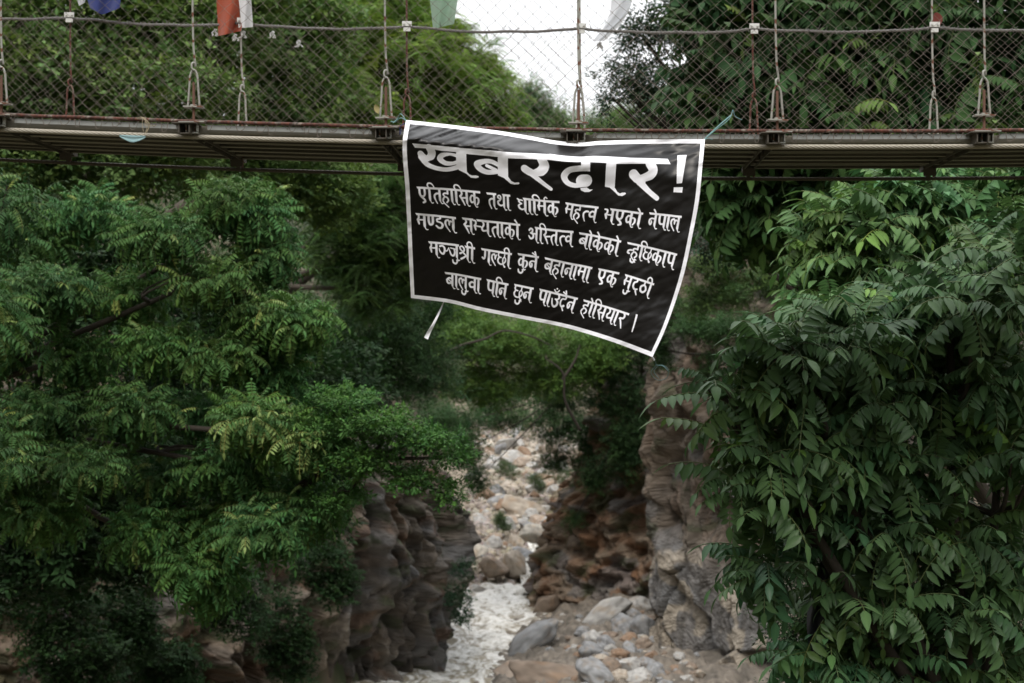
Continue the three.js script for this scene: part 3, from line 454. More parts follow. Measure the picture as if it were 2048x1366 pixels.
// Devanagari letters drawn with a round pen: y 0 is the headline, 100 the tip of a stem's hook; each stroke is [x, y, width] points
const stem = (x) => [[[x, 2, 15], [x, 36, 15], [x, 68, 15], [x + 1, 78, 11]], [[x + 1, 76, 9], [x + 5, 88, 6], [x + 11, 96, 6], [x + 18, 94, 7]]];
const G = {
  ta: [62, 48, [[48, 33, 13], [30, 33, 13], [17, 44, 13], [16, 62, 12], [23, 82, 9], [30, 96, 6]]],
  na: [56, 42, [[41, 34, 11], [20, 32, 11], [8, 41, 12], [6, 57, 12], [14, 71, 13], [20, 60, 11], [18, 48, 9]]],
  ma: [60, 46, [[15, 6, 12], [14, 24, 12], [7, 35, 11]], [[9, 36, 14], [13, 52, 13], [15, 63, 8]], [[9, 36, 11], [46, 34, 11]]],
  sa: [66, 52, [[17, 4, 12], [22, 20, 12], [13, 36, 14], [10, 38, 14]], [[12, 40, 14], [26, 66, 12], [38, 92, 8]], [[20, 48, 12], [52, 45, 12]]],
  ka: [70, 34, [[34, 34, 10], [19, 26, 11], [8, 46, 12], [15, 69, 12], [34, 60, 11]], [[34, 46, 8], [46, 36, 10], [58, 44, 12], [58, 64, 12], [48, 82, 8]]],
  ha: [50, 30, null, [[36, 4, 12], [36, 30, 12]], [[36, 28, 11], [18, 28, 11], [9, 36, 11], [15, 47, 10]], [[7, 68, 10], [12, 55, 10], [25, 51, 11], [36, 61, 11], [37, 74, 11], [28, 86, 10]], [[7, 62, 10], [4, 75, 10], [10, 89, 9], [24, 103, 8], [38, 116, 7]]],
  e: [62, 30, null, [[13, 3, 14], [13, 40, 14], [22, 58, 14], [38, 74, 13], [42, 88, 14], [30, 95, 12]], [[44, 3, 14], [44, 38, 13], [36, 54, 12], [24, 54, 12]]],
  tha: [68, 53, [[22, 26, 9], [12, 20, 10], [16, 8, 10], [28, 8, 10], [32, 22, 11], [26, 36, 12], [13, 46, 13], [16, 62, 13], [32, 70, 12], [53, 62, 11]], 44],
  dha: [62, 48, [[4, 4, 10], [12, 10, 10]], [[32, 12, 8], [18, 10, 9], [11, 20, 10], [26, 33, 10]], [[26, 33, 10], [11, 44, 11], [13, 60, 12], [28, 70, 11], [48, 62, 10]], 38],
  va: [60, 47, [[47, 36, 11], [28, 30, 12], [13, 44, 14], [20, 63, 13], [47, 58, 12]]],
  ba: [62, 48, [[48, 36, 11], [28, 30, 12], [13, 44, 14], [20, 64, 13], [48, 58, 12]], [[22, 40, 8], [44, 58, 8]]],
  bha: [62, 48, [[2, 4, 11], [15, 7, 12], [16, 26, 12], [7, 37, 11]], [[9, 38, 14], [13, 54, 13], [15, 65, 8]], [[9, 38, 11], [48, 38, 11]], 32],
  pa: [58, 46, [[13, 2, 14], [13, 38, 14], [22, 60, 13], [46, 58, 12]]],
  la: [64, 50, [[20, 19, 11], [8, 26, 12], [5, 44, 12], [12, 64, 10], [22, 79, 8], [31, 92, 7]], [[18, 19, 10], [27, 30, 10]], [[34, 24, 9], [27, 38, 13], [28, 52, 6]], [[30, 26, 10], [50, 30, 10]]],
  nna: [42, 30, null, [[11, 2, 14], [11, 40, 14], [18, 60, 14], [30, 56, 14], [34, 40, 14], [34, 2, 14]]],
  dda: [58, 30, null, [[34, 3, 12], [33, 16, 12], [17, 22, 12], [18, 36, 12], [38, 42, 12], [47, 56, 14], [40, 74, 14], [24, 76, 13], [11, 64, 11]]],
  ya: [62, 48, [[13, 3, 12], [22, 18, 12], [20, 32, 12], [11, 46, 13], [18, 64, 13], [48, 58, 12]]],
  a: [80, 62, [[10, 22, 12], [20, 10, 12], [33, 16, 13], [30, 32, 12], [20, 38, 11]], [[20, 38, 11], [38, 46, 13], [38, 66, 14], [22, 74, 13], [8, 58, 9]], [[26, 40, 11], [62, 40, 12]], 50],
  chha: [60, 44, null, [[9, 8, 9], [6, 20, 10], [12, 31, 10], [24, 34, 10]], [[11, 36, 10], [5, 54, 11], [12, 71, 11], [28, 77, 11], [44, 69, 10], [54, 53, 10], [53, 37, 9], [44, 30, 8], [37, 42, 9], [38, 64, 9], [43, 80, 9], [51, 91, 13]], [[47, 10, 8], [46, 28, 8]]],
  ja: [66, 54, [[16, 24, 8], [52, 28, 10]], [[38, 28, 10], [41, 52, 11], [33, 71, 13], [19, 66, 12], [9, 40, 8], [4, 22, 4]]],
  shra: [70, 56, [[26, 34, 9], [13, 25, 10], [8, 10, 10], [20, 2, 10], [32, 12, 11], [34, 26, 11], [26, 38, 11], [9, 49, 13]], [[26, 38, 11], [46, 58, 11]], [[48, 58, 11], [32, 72, 12], [16, 83, 13]], 40],
  ga: [64, 50, [[24, 3, 13], [24, 44, 13], [18, 60, 13], [9, 54, 13]]],
  tta: [54, 30, null, [[30, 3, 12], [30, 18, 12], [15, 30, 13], [14, 54, 13], [28, 70, 13], [46, 66, 11]], [[38, 80, 12], [52, 102, 8]]],
  ttha: [58, 30, null, [[30, 3, 12], [30, 22, 12]], [[30, 24, 12], [12, 40, 14], [16, 66, 14], [34, 72, 14], [48, 54, 13], [40, 32, 12], [28, 26, 12]]],
  u: [58, 40, null, [[44, 8, 12], [50, 24, 13], [42, 36, 12], [28, 37, 10]], [[34, 39, 10], [47, 54, 14], [46, 74, 15], [32, 86, 15], [16, 72, 11], [6, 36, 6]]],
  da: [52, 34, null, [[36, 6, 12], [34, 22, 11], [16, 24, 11], [8, 38, 11], [10, 60, 11], [22, 75, 11], [33, 68, 17]], [[28, 82, 10], [38, 98, 9]]],
  ra: [58, 30, null, [[26, 3, 12], [36, 18, 13], [32, 36, 13], [14, 40, 14], [10, 44, 13]], [[14, 44, 13], [28, 70, 11], [42, 100, 7]]],
  sh: [46, 0, null, [[17, 4, 12], [22, 20, 12], [13, 36, 14], [10, 38, 14]], [[12, 40, 14], [26, 66, 12], [38, 92, 8]], [[20, 48, 12], [50, 44, 11]]],
  th: [42, 0, null, [[44, 34, 12], [30, 33, 13], [17, 44, 13], [16, 62, 12], [23, 82, 9], [30, 96, 6]]],
  nh: [36, 0, null, [[38, 42, 11], [28, 42, 12], [15, 48, 12]], [[15, 48, 12], [14, 62, 13], [24, 66, 12]]],
  bhh: [44, 0, null, [[2, 4, 11], [15, 7, 12], [16, 26, 12], [7, 37, 11]], [[9, 38, 14], [13, 54, 13], [15, 65, 8]], [[9, 38, 11], [46, 40, 10]], 24],
  lh: [40, 0, null, [[20, 19, 11], [8, 26, 12], [5, 44, 12], [12, 64, 10], [22, 79, 8], [31, 92, 7]], [[18, 19, 10], [26, 30, 10]], [[34, 22, 7], [27, 38, 13], [28, 52, 5]]],
  nya: [58, 0, null, [[8, 20, 12], [24, 16, 12], [35, 27, 13], [37, 46, 13], [28, 66, 14], [14, 62, 12], [5, 46, 8], [3, 32, 4]], [[36, 42, 9], [50, 46, 9], [63, 24, 6]]],
  aa: [27, 12], i: [26, 12], ii: [30, 14],
};
function drawWord(c, glyphs, u0, v0, u1, v1, h) {
  const cells = []; let x = 0, lastStem = 0;
  const strokes = [], heads = []; let total = 0, h0 = 0;
  for (const name of glyphs) {
    const mark = { 'o': 1, 'E': 1, 'AI': 1, 'U': 1, 'R': 1, 'N': 1 }[name];
    const add = (pts, ox) => strokes.push(pts.map(([a, b, w]) => [a + ox, b, w]));
    if (mark) {
      const s = lastStem;
      if (name === 'E') add([[0, 0, 9], [-5, -12, 10], [-15, -26, 11]], s);
      if (name === 'AI') { add([[0, 0, 9], [-4, -14, 9], [-10, -30, 10]], s); add([[0, 0, 8], [-8, -10, 9], [-24, -20, 10]], s); }
      if (name === 'U') add([[-30, 98, 8], [-26, 114, 12], [-12, 120, 13], [-2, 108, 11], [-4, 96, 8], [8, 100, 6]], s + 4);
      if (name === 'R') add([[0, 0, 8], [-2, -14, 8], [6, -24, 9], [14, -18, 8]], s);
      if (name === 'N') { add([[-16, -22, 8], [-6, -10, 9], [8, -12, 9], [14, -24, 8]], s - 16); add([[0, -32, 10], [1, -31, 10]], s - 18); }
      continue;
    }
    const g = G[name], ox = total; let from = 0;
    const body = g.slice(2);
    if (body[0] === null) body.shift(); else for (const st of stem(g[1])) add(st, ox);
    for (const s of body) { if (typeof s === 'number') from = s; else add(s, ox); }
    if (name === 'i') add([[12, 2, 11], [3, -16, 10], [10, -30, 10], [26, -30, 10], [38, -18, 8], [44, -2, 7]], ox);
    if (name === 'ii') add([[-12, 0, 7], [-18, -18, 9], [-8, -32, 10], [6, -28, 10], [14, -10, 10], [14, 4, 11]], ox);
    if (g[1]) lastStem = ox + g[1];
    heads.push([ox + from, ox + g[0]]); total += g[0];
  }
  const x0 = u0 * TW, y0 = v0 * TH, x1 = u1 * TW, y1 = v1 * TH, sx = Math.hypot(x1 - x0, y1 - y0) / total, sy = h * TH / 100, ang = Math.atan2(y1 - y0, x1 - x0);
  c.save(); c.translate(x0, y0); c.rotate(ang); c.scale(sx, sy);
  for (const [a, b] of heads) { c.beginPath(); c.moveTo(a - 4, 0); c.lineTo(b + 2, 0); c.lineTo(b + 2, 14); c.lineTo(a + 2, 14); c.fill(); }
  for (const s of strokes) pen(c, s, 0.98, 6);
  c.restore();
}
function pen(c, pts, k = 1, dy = 0) { // a smooth line of varying width
  const cr = (a, b, d, e, t) => 0.5 * (2 * b + (d - a) * t + (2 * a - 5 * b + 4 * d - e) * t * t + (3 * b - a - 3 * d + e) * t * t * t);
  for (let i = 0; i < pts.length - 1; i++) {
    const p = [pts[Math.max(0, i - 1)], pts[i], pts[i + 1], pts[Math.min(pts.length - 1, i + 2)]], n = Math.max(4, Math.ceil(Math.hypot(p[2][0] - p[1][0], p[2][1] - p[1][1]) / 1.5));
    for (let j = 0; j <= n; j++) { const t = j / n; c.beginPath(); c.arc(cr(p[0][0], p[1][0], p[2][0], p[3][0], t), dy + cr(p[0][1], p[1][1], p[2][1], p[3][1], t), lerp(p[1][2], p[2][2], t) / 2 * k, 0, 7); c.fill(); }
  }
}
const bannerMap = (() => {
  const cv = document.createElement('canvas'); cv.width = TW; cv.height = TH; const c = cv.getContext('2d');
  c.fillStyle = '#f2f2f8'; c.fillRect(0, 0, TW, TH);
  c.fillStyle = '#100e0e'; c.fillRect(29, 25, TW - 56, TH - 50);
  c.fillStyle = '#f3f3f9';
  for (const s of headShapes) { c.beginPath(); s.forEach(([x, y], i) => i ? c.lineTo(x, y) : c.moveTo(x, y)); c.fill(); }
  for (const s of headStrokes) pen(c, s);
  const W = [
    [['e', 'i', 'ta', 'ha', 'aa', 'i', 'sa', 'ka'], 0.0402, 0.3672, 0.2562, 0.345, 0.087], [['ta', 'tha', 'aa'], 0.2798, 0.3443, 0.3595, 0.3362, 0.0845], [['dha', 'aa', 'i', 'ma', 'R', 'ka'], 0.3831, 0.3426, 0.528, 0.3237, 0.084], [['ma', 'ha', 'th', 'va'], 0.5511, 0.3258, 0.663, 0.3415, 0.083], [['bha', 'e', 'ka', 'aa', 'E'], 0.6864, 0.3448, 0.8174, 0.3545, 0.077], [['na', 'E', 'pa', 'aa', 'la'], 0.8402, 0.3497, 0.9503, 0.35, 0.0735],
    [['ma', 'nna', 'dda', 'la'], 0.0324, 0.5169, 0.1717, 0.5116, 0.087], [['sa', 'bhh', 'ya', 'ta', 'aa', 'ka', 'aa', 'E'], 0.196, 0.5068, 0.3983, 0.485, 0.0846], [['a', 'i', 'sh', 'ta', 'th', 'va'], 0.4272, 0.4859, 0.5856, 0.4765, 0.0838], [['ba', 'aa', 'E', 'ka', 'E', 'ka', 'aa', 'E'], 0.6084, 0.4816, 0.7565, 0.5023, 0.079], [['nh', 'ha', 'U', 'i', 'chha', 'ka', 'aa', 'pa'], 0.7808, 0.5049, 0.9594, 0.5222, 0.0735],
    [['ma', 'nya', 'ja', 'U', 'shra', 'ii'], 0.0749, 0.6676, 0.2431, 0.6585, 0.087], [['ga', 'lh', 'chha', 'ii'], 0.2679, 0.6545, 0.3775, 0.6515, 0.0845], [['ka', 'U', 'na', 'AI'], 0.4007, 0.6448, 0.4749, 0.6401, 0.084], [['ba', 'ha', 'aa', 'na', 'aa', 'ma', 'aa'], 0.4984, 0.6392, 0.6718, 0.6577, 0.083], [['e', 'ka'], 0.6958, 0.6575, 0.7717, 0.6605, 0.077], [['ma', 'U', 'tta', 'ttha', 'ii'], 0.7952, 0.6627, 0.905, 0.677, 0.0735],
    [['ba', 'aa', 'la', 'U', 'va', 'aa'], 0.1351, 0.8289, 0.2729, 0.8201, 0.0865], [['pa', 'i', 'na'], 0.2964, 0.819, 0.3776, 0.8207, 0.085], [['chha', 'U', 'na'], 0.4017, 0.8156, 0.4735, 0.8163, 0.0845], [['pa', 'aa', 'u', 'N', 'da', 'AI', 'na'], 0.4981, 0.8152, 0.6446, 0.8297, 0.084], [['ha', 'aa', 'E', 'i', 'sa', 'ya', 'aa', 'ra'], 0.6692, 0.8316, 0.8489, 0.8438, 0.0765],
  ];
  for (const w of W) drawWord(c, ...w);
  c.beginPath(); c.moveTo(0.874 * TW, 0.838 * TH); c.lineTo(0.882 * TW, 0.838 * TH); c.lineTo(0.887 * TW, 0.925 * TH); c.lineTo(0.882 * TW, 0.925 * TH); c.fill();
  const t = new THREE.CanvasTexture(cv); t.colorSpace = THREE.SRGBColorSpace; t.anisotropy = 8; return t;
})();
{
  const hermite = (p) => { const d = [0]; for (let i = 1; i < p.length; i++) d.push(d[i - 1] + Math.hypot(p[i][0] - p[i - 1][0], p[i][1] - p[i - 1][1])); const L = d[d.length - 1]; for (let i = 0; i < d.length; i++) d[i] /= L;
    const tan = (k, c) => { const a = Math.max(0, k - 1), b = Math.min(p.length - 1, k + 1); return (p[b][c] - p[a][c]) / (d[b] - d[a]); };
    return (t) => { let i = 0; while (i < d.length - 2 && t > d[i + 1]) i++; const h = d[i + 1] - d[i], s = (t - d[i]) / h; return [0, 1].map((c) => (2 * s ** 3 - 3 * s ** 2 + 1) * p[i][c] + (s ** 3 - 2 * s ** 2 + s) * tan(i, c) * h + (-2 * s ** 3 + 3 * s ** 2) * p[i + 1][c] + (s ** 3 - s ** 2) * tan(i + 1, c) * h); }; };
  const T = hermite([[812, 240], [870, 246], [930, 253], [1000, 262], [1060, 272], [1110, 281], [1160, 285], [1200, 282], [1300, 279], [1410, 278]]), R = hermite([[1410, 278], [1405, 330], [1398, 400], [1385, 470], [1370, 540], [1352, 600], [1330, 660], [1305, 714]]);
  const Bo = hermite([[822, 596], [900, 606], [960, 621], [1040, 637], [1130, 655], [1220, 682], [1305, 714]]), L = hermite([[812, 240], [805, 290], [811, 380], [817, 500], [822, 596]]);
  const S = (u, v) => [0, 1].map((c) => (1 - v) * T(u)[c] + v * Bo(u)[c] + (1 - u) * L(v)[c] + u * R(v)[c] - ((1 - u) * (1 - v) * T(0)[c] + u * (1 - v) * T(1)[c] + (1 - u) * v * Bo(0)[c] + u * v * Bo(1)[c]));
  const depth = (u, v) => {
    let d = lerp(lerp(7.09, 6.97, u), lerp(7.36, 6.86, u), v) - 0.25 * sstep(-0.02, 0.115, v) * (1 - 0.7 * sstep(0.45, 0.9, u)) * (1 - 0.5 * v);
    const top = clamp(1 - v / 0.12, 0, 1);
    
    d += Math.sqrt(v * 8) * top * (0.065 * n2(u * 26 + v * 30, v * 4) * (1 - sstep(0.1, 0.5, u)) + 0.036 * n2(u * 9 + v * 12, v * 14 + 3)) + 0.006 * Math.sin(u * 26 - v * 34) * (1 - sstep(0.1, 0.25, v));   // gathers at the tied corner
    d += 0.012 * Math.sin((v - u * 0.28) * 24) * (1 - sstep(0.12, 0.3, v)) * sstep(0.3, 0.7, u);
    d += 0.012 * fbm2(u * 3.2, v * 2.2 + 5, 3) + 0.004 * fbm2(u * 9 + v * 5, v * 6, 3) + 0.0008 * n2(u * 22 + v * 18, v * 16 - u * 9);
    d += 0.05 * sstep(0.82, 1, u) * sstep(0.25, 0.9, v);                                             // the free edge curls back
    return d;
  };
  const banner = thing('warning_banner', 'black cloth banner with white Devanagari warning text tied to the bridge', 'banner');
  const fabric = phy(0xffffff, 0.34, { map: bannerMap, specularIntensity: 0.7 });
  cloth('cloth', 150, 100, (u, v) => { const [x, y] = S(u, v); return at(x, y, depth(u, v)); }, fabric, banner);
  const cord = std([0.16, 0.30, 0.30], 0.7), white = std([0.72, 0.73, 0.76], 0.8);
  const line = (name, pts, r, m) => mesh(name, tube(pts.map((p) => at(...p)), r, 5, pts.length * 8), m, banner);
  line('tie_cord', [[813, 242, 7.06], [802, 236, 7.07], [790, 244, 7.1], [782, 243, 7.12]], 0.0026, cord); line('tie_cord', [[813, 243, 7.06], [806, 232, 7.07], [800, 228, 7.1], [796, 236, 7.12], [786, 246, 7.1]], 0.002, cord); line('tie_cord', [[812, 246, 7.06], [801, 252, 7.07], [800, 270, 7.1], [803, 258, 7.1]], 0.002, std([0.05, 0.06, 0.2], 0.7));
  line('tie_cord', [[1408, 280, 6.97], [1424, 264, 6.98], [1446, 244, 6.99], [1463, 230, 7.02]], 0.0034, cord); line('tie_cord', [[1406, 281, 6.97], [1430, 261, 6.98], [1460, 236, 6.99], [1466, 220, 7.0], [1470, 232, 7.01], [1484, 240, 7.02]], 0.002, cord); line('tie_cord', [[1408, 280, 6.97], [1416, 277, 6.97], [1425, 279, 6.98]], 0.0018, cord);
  line('tie_cord', [[1303, 712, 6.93], [1312, 728, 6.94], [1302, 745, 6.95], [1315, 760, 6.96], [1333, 756, 6.95], [1336, 738, 6.93], [1322, 730, 6.94], [1308, 742, 6.95], [1318, 757, 6.94]], 0.0016, std([0.07, 0.14, 0.14], 0.7)); line('tie_cord', [[1312, 730, 6.94], [1326, 732, 6.93], [1338, 744, 6.94]], 0.0016, cord);
  line('knot', [[1300, 710, 6.92], [1306, 716, 6.93], [1309, 721, 6.93]], 0.005, white);
  const rb = [[888, 603], [877, 628], [866, 650], [858, 664], [852, 677]];
  cloth('ribbon', 3, 20, (u, v) => { const k = v * 4, i = Math.min(3, Math.floor(k)), x = lerp(rb[i][0], rb[i + 1][0], k - i), y = lerp(rb[i][1], rb[i + 1][1], k - i), w = lerp(2, 8, v); return at(x + (u - 0.5) * w, y + (u - 0.5) * w * 0.5, 7.22 + 0.006 * Math.sin(v * 8 + u * 2)); }, phy([0.74, 0.75, 0.78], 0.7), banner);
  const fr = []; for (let k = 0; k < 26; k++) { const u = 0.005 + k * 0.0035 + rr(-0.002, 0.002), [x, y] = S(u, 1); fr.push(tube([at(x, y, depth(u, 1)), at(x + rr(-2, 1), y + rr(2, 4), depth(u, 1)), at(x + rr(-5, 2), y + rr(3, 7), depth(u, 1))], 0.0008, 3)); }
  mesh('fringe', merge(fr), std([0.06, 0.06, 0.06], 0.9), banner).userData.kind = 'stuff';
}
// ---------------------------------------------------------------- vegetation
// one leaflet: folded along its midrib, arched, pointed; d its direction, w its width axis, n its upper side
function leaflet(out, o, d, w, n, L, W, arch, fold, c) {
  const st = [[0, 0.05], [0.28, 0.95], [0.56, 0.92], [0.82, 0.45], [1, 0.02]], base = out.pos.length / 3;
  for (const [t, k] of st) {
    const m = o.clone().addScaledVector(d, t * L).addScaledVector(n, -arch * L * t * t);
    const e = W / 2 * k, up = fold * e;
    for (const s of [-1, 0, 1]) { const q = m.clone().addScaledVector(w, s * e).addScaledVector(n, s ? up : 0); out.pos.push(q.x, q.y, q.z); const v = c * (s ? 1 : 1.22); out.col.push(v, v, v * (s ? 1 : 0.9)); }
  }
  for (let i = 0; i < st.length - 1; i++) for (const s of [0, 1]) { const a = base + i * 3 + s; out.idx.push(a, a + 1, a + 3, a + 1, a + 4, a + 3); }
}
// a pinnate leaf one unit long, growing along +z and arching down
function pinnate({ pairs = 5, L = 0.3, W = 0.125, arch = 0.35, droop = 0.6, sweep = 0.35, start = 0.16, stalk = 0.008 }) {
  const out = { pos: [], idx: [], col: [] }, rach = (t) => V(Math.sin(t * 2.2) * 0.02, 0.12 * t - arch * t * t, t * (1 - 0.12 * t)), pts = [];
  for (let i = 0; i <= 7; i++) pts.push(rach(i / 7));
  for (let k = 0; k <= pairs; k++) {
    const t = lerp(start, 0.97, k / pairs), o = rach(t), T = rach(t + 0.02).sub(rach(t - 0.02)).normalize(), U = V(0, 1, 0).addScaledVector(T, -T.y).normalize(), S = T.clone().cross(U).normalize();
    const size = (k === 0 ? 0.78 : k === pairs ? 1.02 : 0.92 + 0.12 * Math.sin(k * 2)) * rr(0.9, 1.08);
    if (k === pairs) { const d = T.clone().addScaledVector(V(0, -1, 0), 0.25).normalize(), w = S.clone(), n = w.clone().cross(d).normalize(); leaflet(out, o, d, w, n.y < 0 ? n.negate() : n, L * size, W * size, 0.2, 0.25, rr(0.9, 1.1)); continue; }
    for (const s of [-1, 1]) {
      const dr = droop * rr(0.75, 1.25), d = S.clone().multiplyScalar(s).addScaledVector(T, sweep * rr(0.7, 1.3)).normalize(); d.multiplyScalar(Math.cos(dr)).addScaledVector(U, -Math.sin(dr)).normalize();
      const w = T.clone().addScaledVector(d, -T.dot(d)).normalize(), n = w.clone().cross(d).normalize(); if (n.dot(U) < 0) n.negate();
      leaflet(out, o.clone().addScaledVector(T, rr(-0.01, 0.01)), d, w, n, L * size, W * size, 0.22 * rr(0.6, 1.4), 0.28, rr(0.88, 1.12));
    }
  }
  const g = geo(out.pos, out.idx, out.col), r = tube(pts, stalk, 4); r.setAttribute('color', new THREE.Float32BufferAttribute(new Array(r.attributes.position.count).fill(0).flatMap(() => [1.5, 1.0, 0.8]), 3));
  return mergeGeometries([g, r]);
}
// a spray of small simple leaves on a few twigs, one unit across
function spray(n, L, W, flat = 0.6) {
  const out = { pos: [], idx: [], col: [] }, tw = [];
  const dirs = []; for (let k = 0; k < 7; k++) dirs.push(V(rr(-1, 1), rr(-0.25, 0.8) * flat * 1.4, rr(-1, 1)).normalize());
  for (const d of dirs) tw.push(d);
  for (let i = 0; i < n; i++) {
    const d = dirs[i % 7], t = Math.sqrt(rnd()) * 0.52, o = d.clone().multiplyScalar(t).add(V(rr(-1, 1), rr(-1, 1), rr(-1, 1)).multiplyScalar(0.09)); o.y -= t * t * 0.35;
    const a = d.clone().add(V(rr(-1, 1), rr(-0.9, 0.3), rr(-1, 1)).multiplyScalar(0.9)).normalize(), n0 = V(rr(-0.5, 0.5), 1, rr(-0.5, 0.5)), w = a.clone().cross(n0).normalize(), nn = w.clone().cross(a).normalize();
    const b = out.pos.length / 3, l = L * rr(0.7, 1.2), ww = W * rr(0.7, 1.2) / 2, c = rr(0.8, 1.2);
    for (const [t2, s, u] of [[0, 0, 0], [0.45, -1, 0.25], [0.45, 1, 0.25], [0.5, 0, 0], [1, 0, -0.15]]) { const q = o.clone().addScaledVector(a, t2 * l).addScaledVector(w, s * ww).addScaledVector(nn, u * ww); out.pos.push(q.x, q.y, q.z); out.col.push(c, c, c); }
    out.idx.push(b, b + 3, b + 1, b, b + 2, b + 3, b + 1, b + 3, b + 4, b + 3, b + 2, b + 4);
  }
  return geo(out.pos, out.idx, out.col);
}
// feathery, finely divided leaves (the flat-topped tree): fronds set with narrow leaflets
function feather(n) {
  const out = { pos: [], idx: [], col: [] };
  for (let i = 0; i < n; i++) {
    const d = V(rr(-1, 1), rr(-0.3, 0.35), rr(-1, 1)).normalize(), o = V(rr(-0.25, 0.25), rr(-0.12, 0.12), rr(-0.25, 0.25)), w = d.clone().cross(V(rr(-0.3, 0.3), 1, rr(-0.3, 0.3))).normalize(), c = rr(0.8, 1.2);
    for (let k = 0; k < 9; k++) { const t = k / 9, p = o.clone().addScaledVector(d, t * 0.4).add(V(0, -0.22 * t * t, 0)); for (const s of [-1, 1]) { const b = out.pos.length / 3, e = w.clone().multiplyScalar(s * 0.095 * (1 - 0.5 * t)).addScaledVector(d, 0.04).add(V(0, -0.03, 0)), h = d.clone().multiplyScalar(0.016); for (const q of [p, p.clone().addScaledVector(e, 0.5).add(h), p.clone().addScaledVector(e, 0.5).sub(h), p.clone().add(e)]) { out.pos.push(q.x, q.y, q.z); out.col.push(c, c, c); } out.idx.push(b, b + 1, b + 2, b + 1, b + 3, b + 2); } }
  }
  return geo(out.pos, out.idx, out.col);
}
const bigLeaf = [0, 1, 2, 3, 4].map((k) => pinnate({ pairs: 6 + k % 3, L: 0.35, W: 0.132, arch: 0.22 + 0.1 * k, droop: 0.3 + 0.13 * k, start: 0.13 }));
const midLeaf = [0, 1, 2, 3].map((k) => pinnate({ pairs: 6 + k % 3, L: 0.24, W: 0.085, arch: 0.3 + 0.1 * k, droop: 0.45 + 0.12 * k }));
const sprays = [0, 1, 2].map(() => spray(46, 0.17, 0.085)), fineSprays = [0, 1, 2].map(() => spray(90, 0.105, 0.05)), feathers = [0, 1, 2].map(() => feather(16));
const leafMat = () => phy(0xffffff, 0.9, { vertexColors: true, transmission: 0.3, specularIntensity: 0.35, clearcoat: 0.1, clearcoatRoughness: 0.38 });
const foliage = leafMat();
const bark = std([0.042, 0.034, 0.026], 0.95, { bumpMap: grainTex, bumpScale: 0.02 }), paleBark = std([0.08, 0.066, 0.052], 0.95);

const frame = (p, z, up, s) => { const Z = z.clone().normalize(), Y = up.clone().addScaledVector(Z, -up.dot(Z)); if (Y.lengthSq() < 1e-4) Y.set(1, 0, 0).addScaledVector(Z, -Z.x); Y.normalize(); const X = Y.clone().cross(Z); return new THREE.Matrix4().makeBasis(X, Y, Z).scale(V(s, s, s)).setPosition(p); };
const tint = (c, v = 0.2, warm = 0.15) => { const k = 1 + rr(-v, v), w = rr(-warm, warm); return [c[0] * k * (1 + w * 1.3), c[1] * k * (1 + w * 0.35), c[2] * k * (1 - w)]; };
// points through the outer part of a crown made of lobes [centre, rx, ry, rz]
function crownPoints(lobes, n, shell = 0.55) {
  const area = lobes.map(([, a, b, c]) => a * b + b * c + a * c), tot = area.reduce((s, x) => s + x, 0), list = [];
  let guard = 0;
  while (list.length < n && guard++ < n * 20) {
    let k = 0, t = rnd() * tot; while (k < lobes.length - 1 && (t -= area[k]) > 0) k++;
    const [c, a, b, e] = lobes[k], d = V(rr(-1, 1), rr(-1, 1), rr(-1, 1)); if (d.lengthSq() > 1 || d.lengthSq() < 0.01) continue; d.normalize();
    const lump = 1 + 0.28 * n3(d.x * 2 + c.x, d.y * 2 + c.y, d.z * 2 + c.z), r = lerp(shell, 1.0, Math.pow(rnd(), 0.7)) * lump;
    const p = V(c.x + d.x * a * r, c.y + d.y * b * r, c.z + d.z * e * r);
    if (lobes.some(([q, x, y, z], j) => j !== k && ((p.x - q.x) / x) ** 2 + ((p.y - q.y) / y) ** 2 + ((p.z - q.z) / z) ** 2 < shell * shell * 0.8)) continue;
    list.push({ p, out: V(d.x / a, d.y / b, d.z / e).normalize(), lobe: k, r });
  }
  return list;
}
function instanced(name, geos, items, parent, mat = foliage) { // items: {m, c}
  const g = new THREE.Group(); g.name = name; parent.add(g); tag(g, null, null, null, 'stuff');
  geos.forEach((ge, k) => {
    const mine = items.filter((_, i) => i % geos.length === k); if (!mine.length) return;
    const im = new THREE.InstancedMesh(ge, mat, mine.length), col = new THREE.Color();
    mine.forEach((it, i) => { im.setMatrixAt(i, it.m); im.setColorAt(i, col.setRGB(...it.c)); });
    im.name = 'foliage'; im.userData.kind = 'stuff'; im.castShadow = im.receiveShadow = true; g.add(im);
  });
  return g;
}
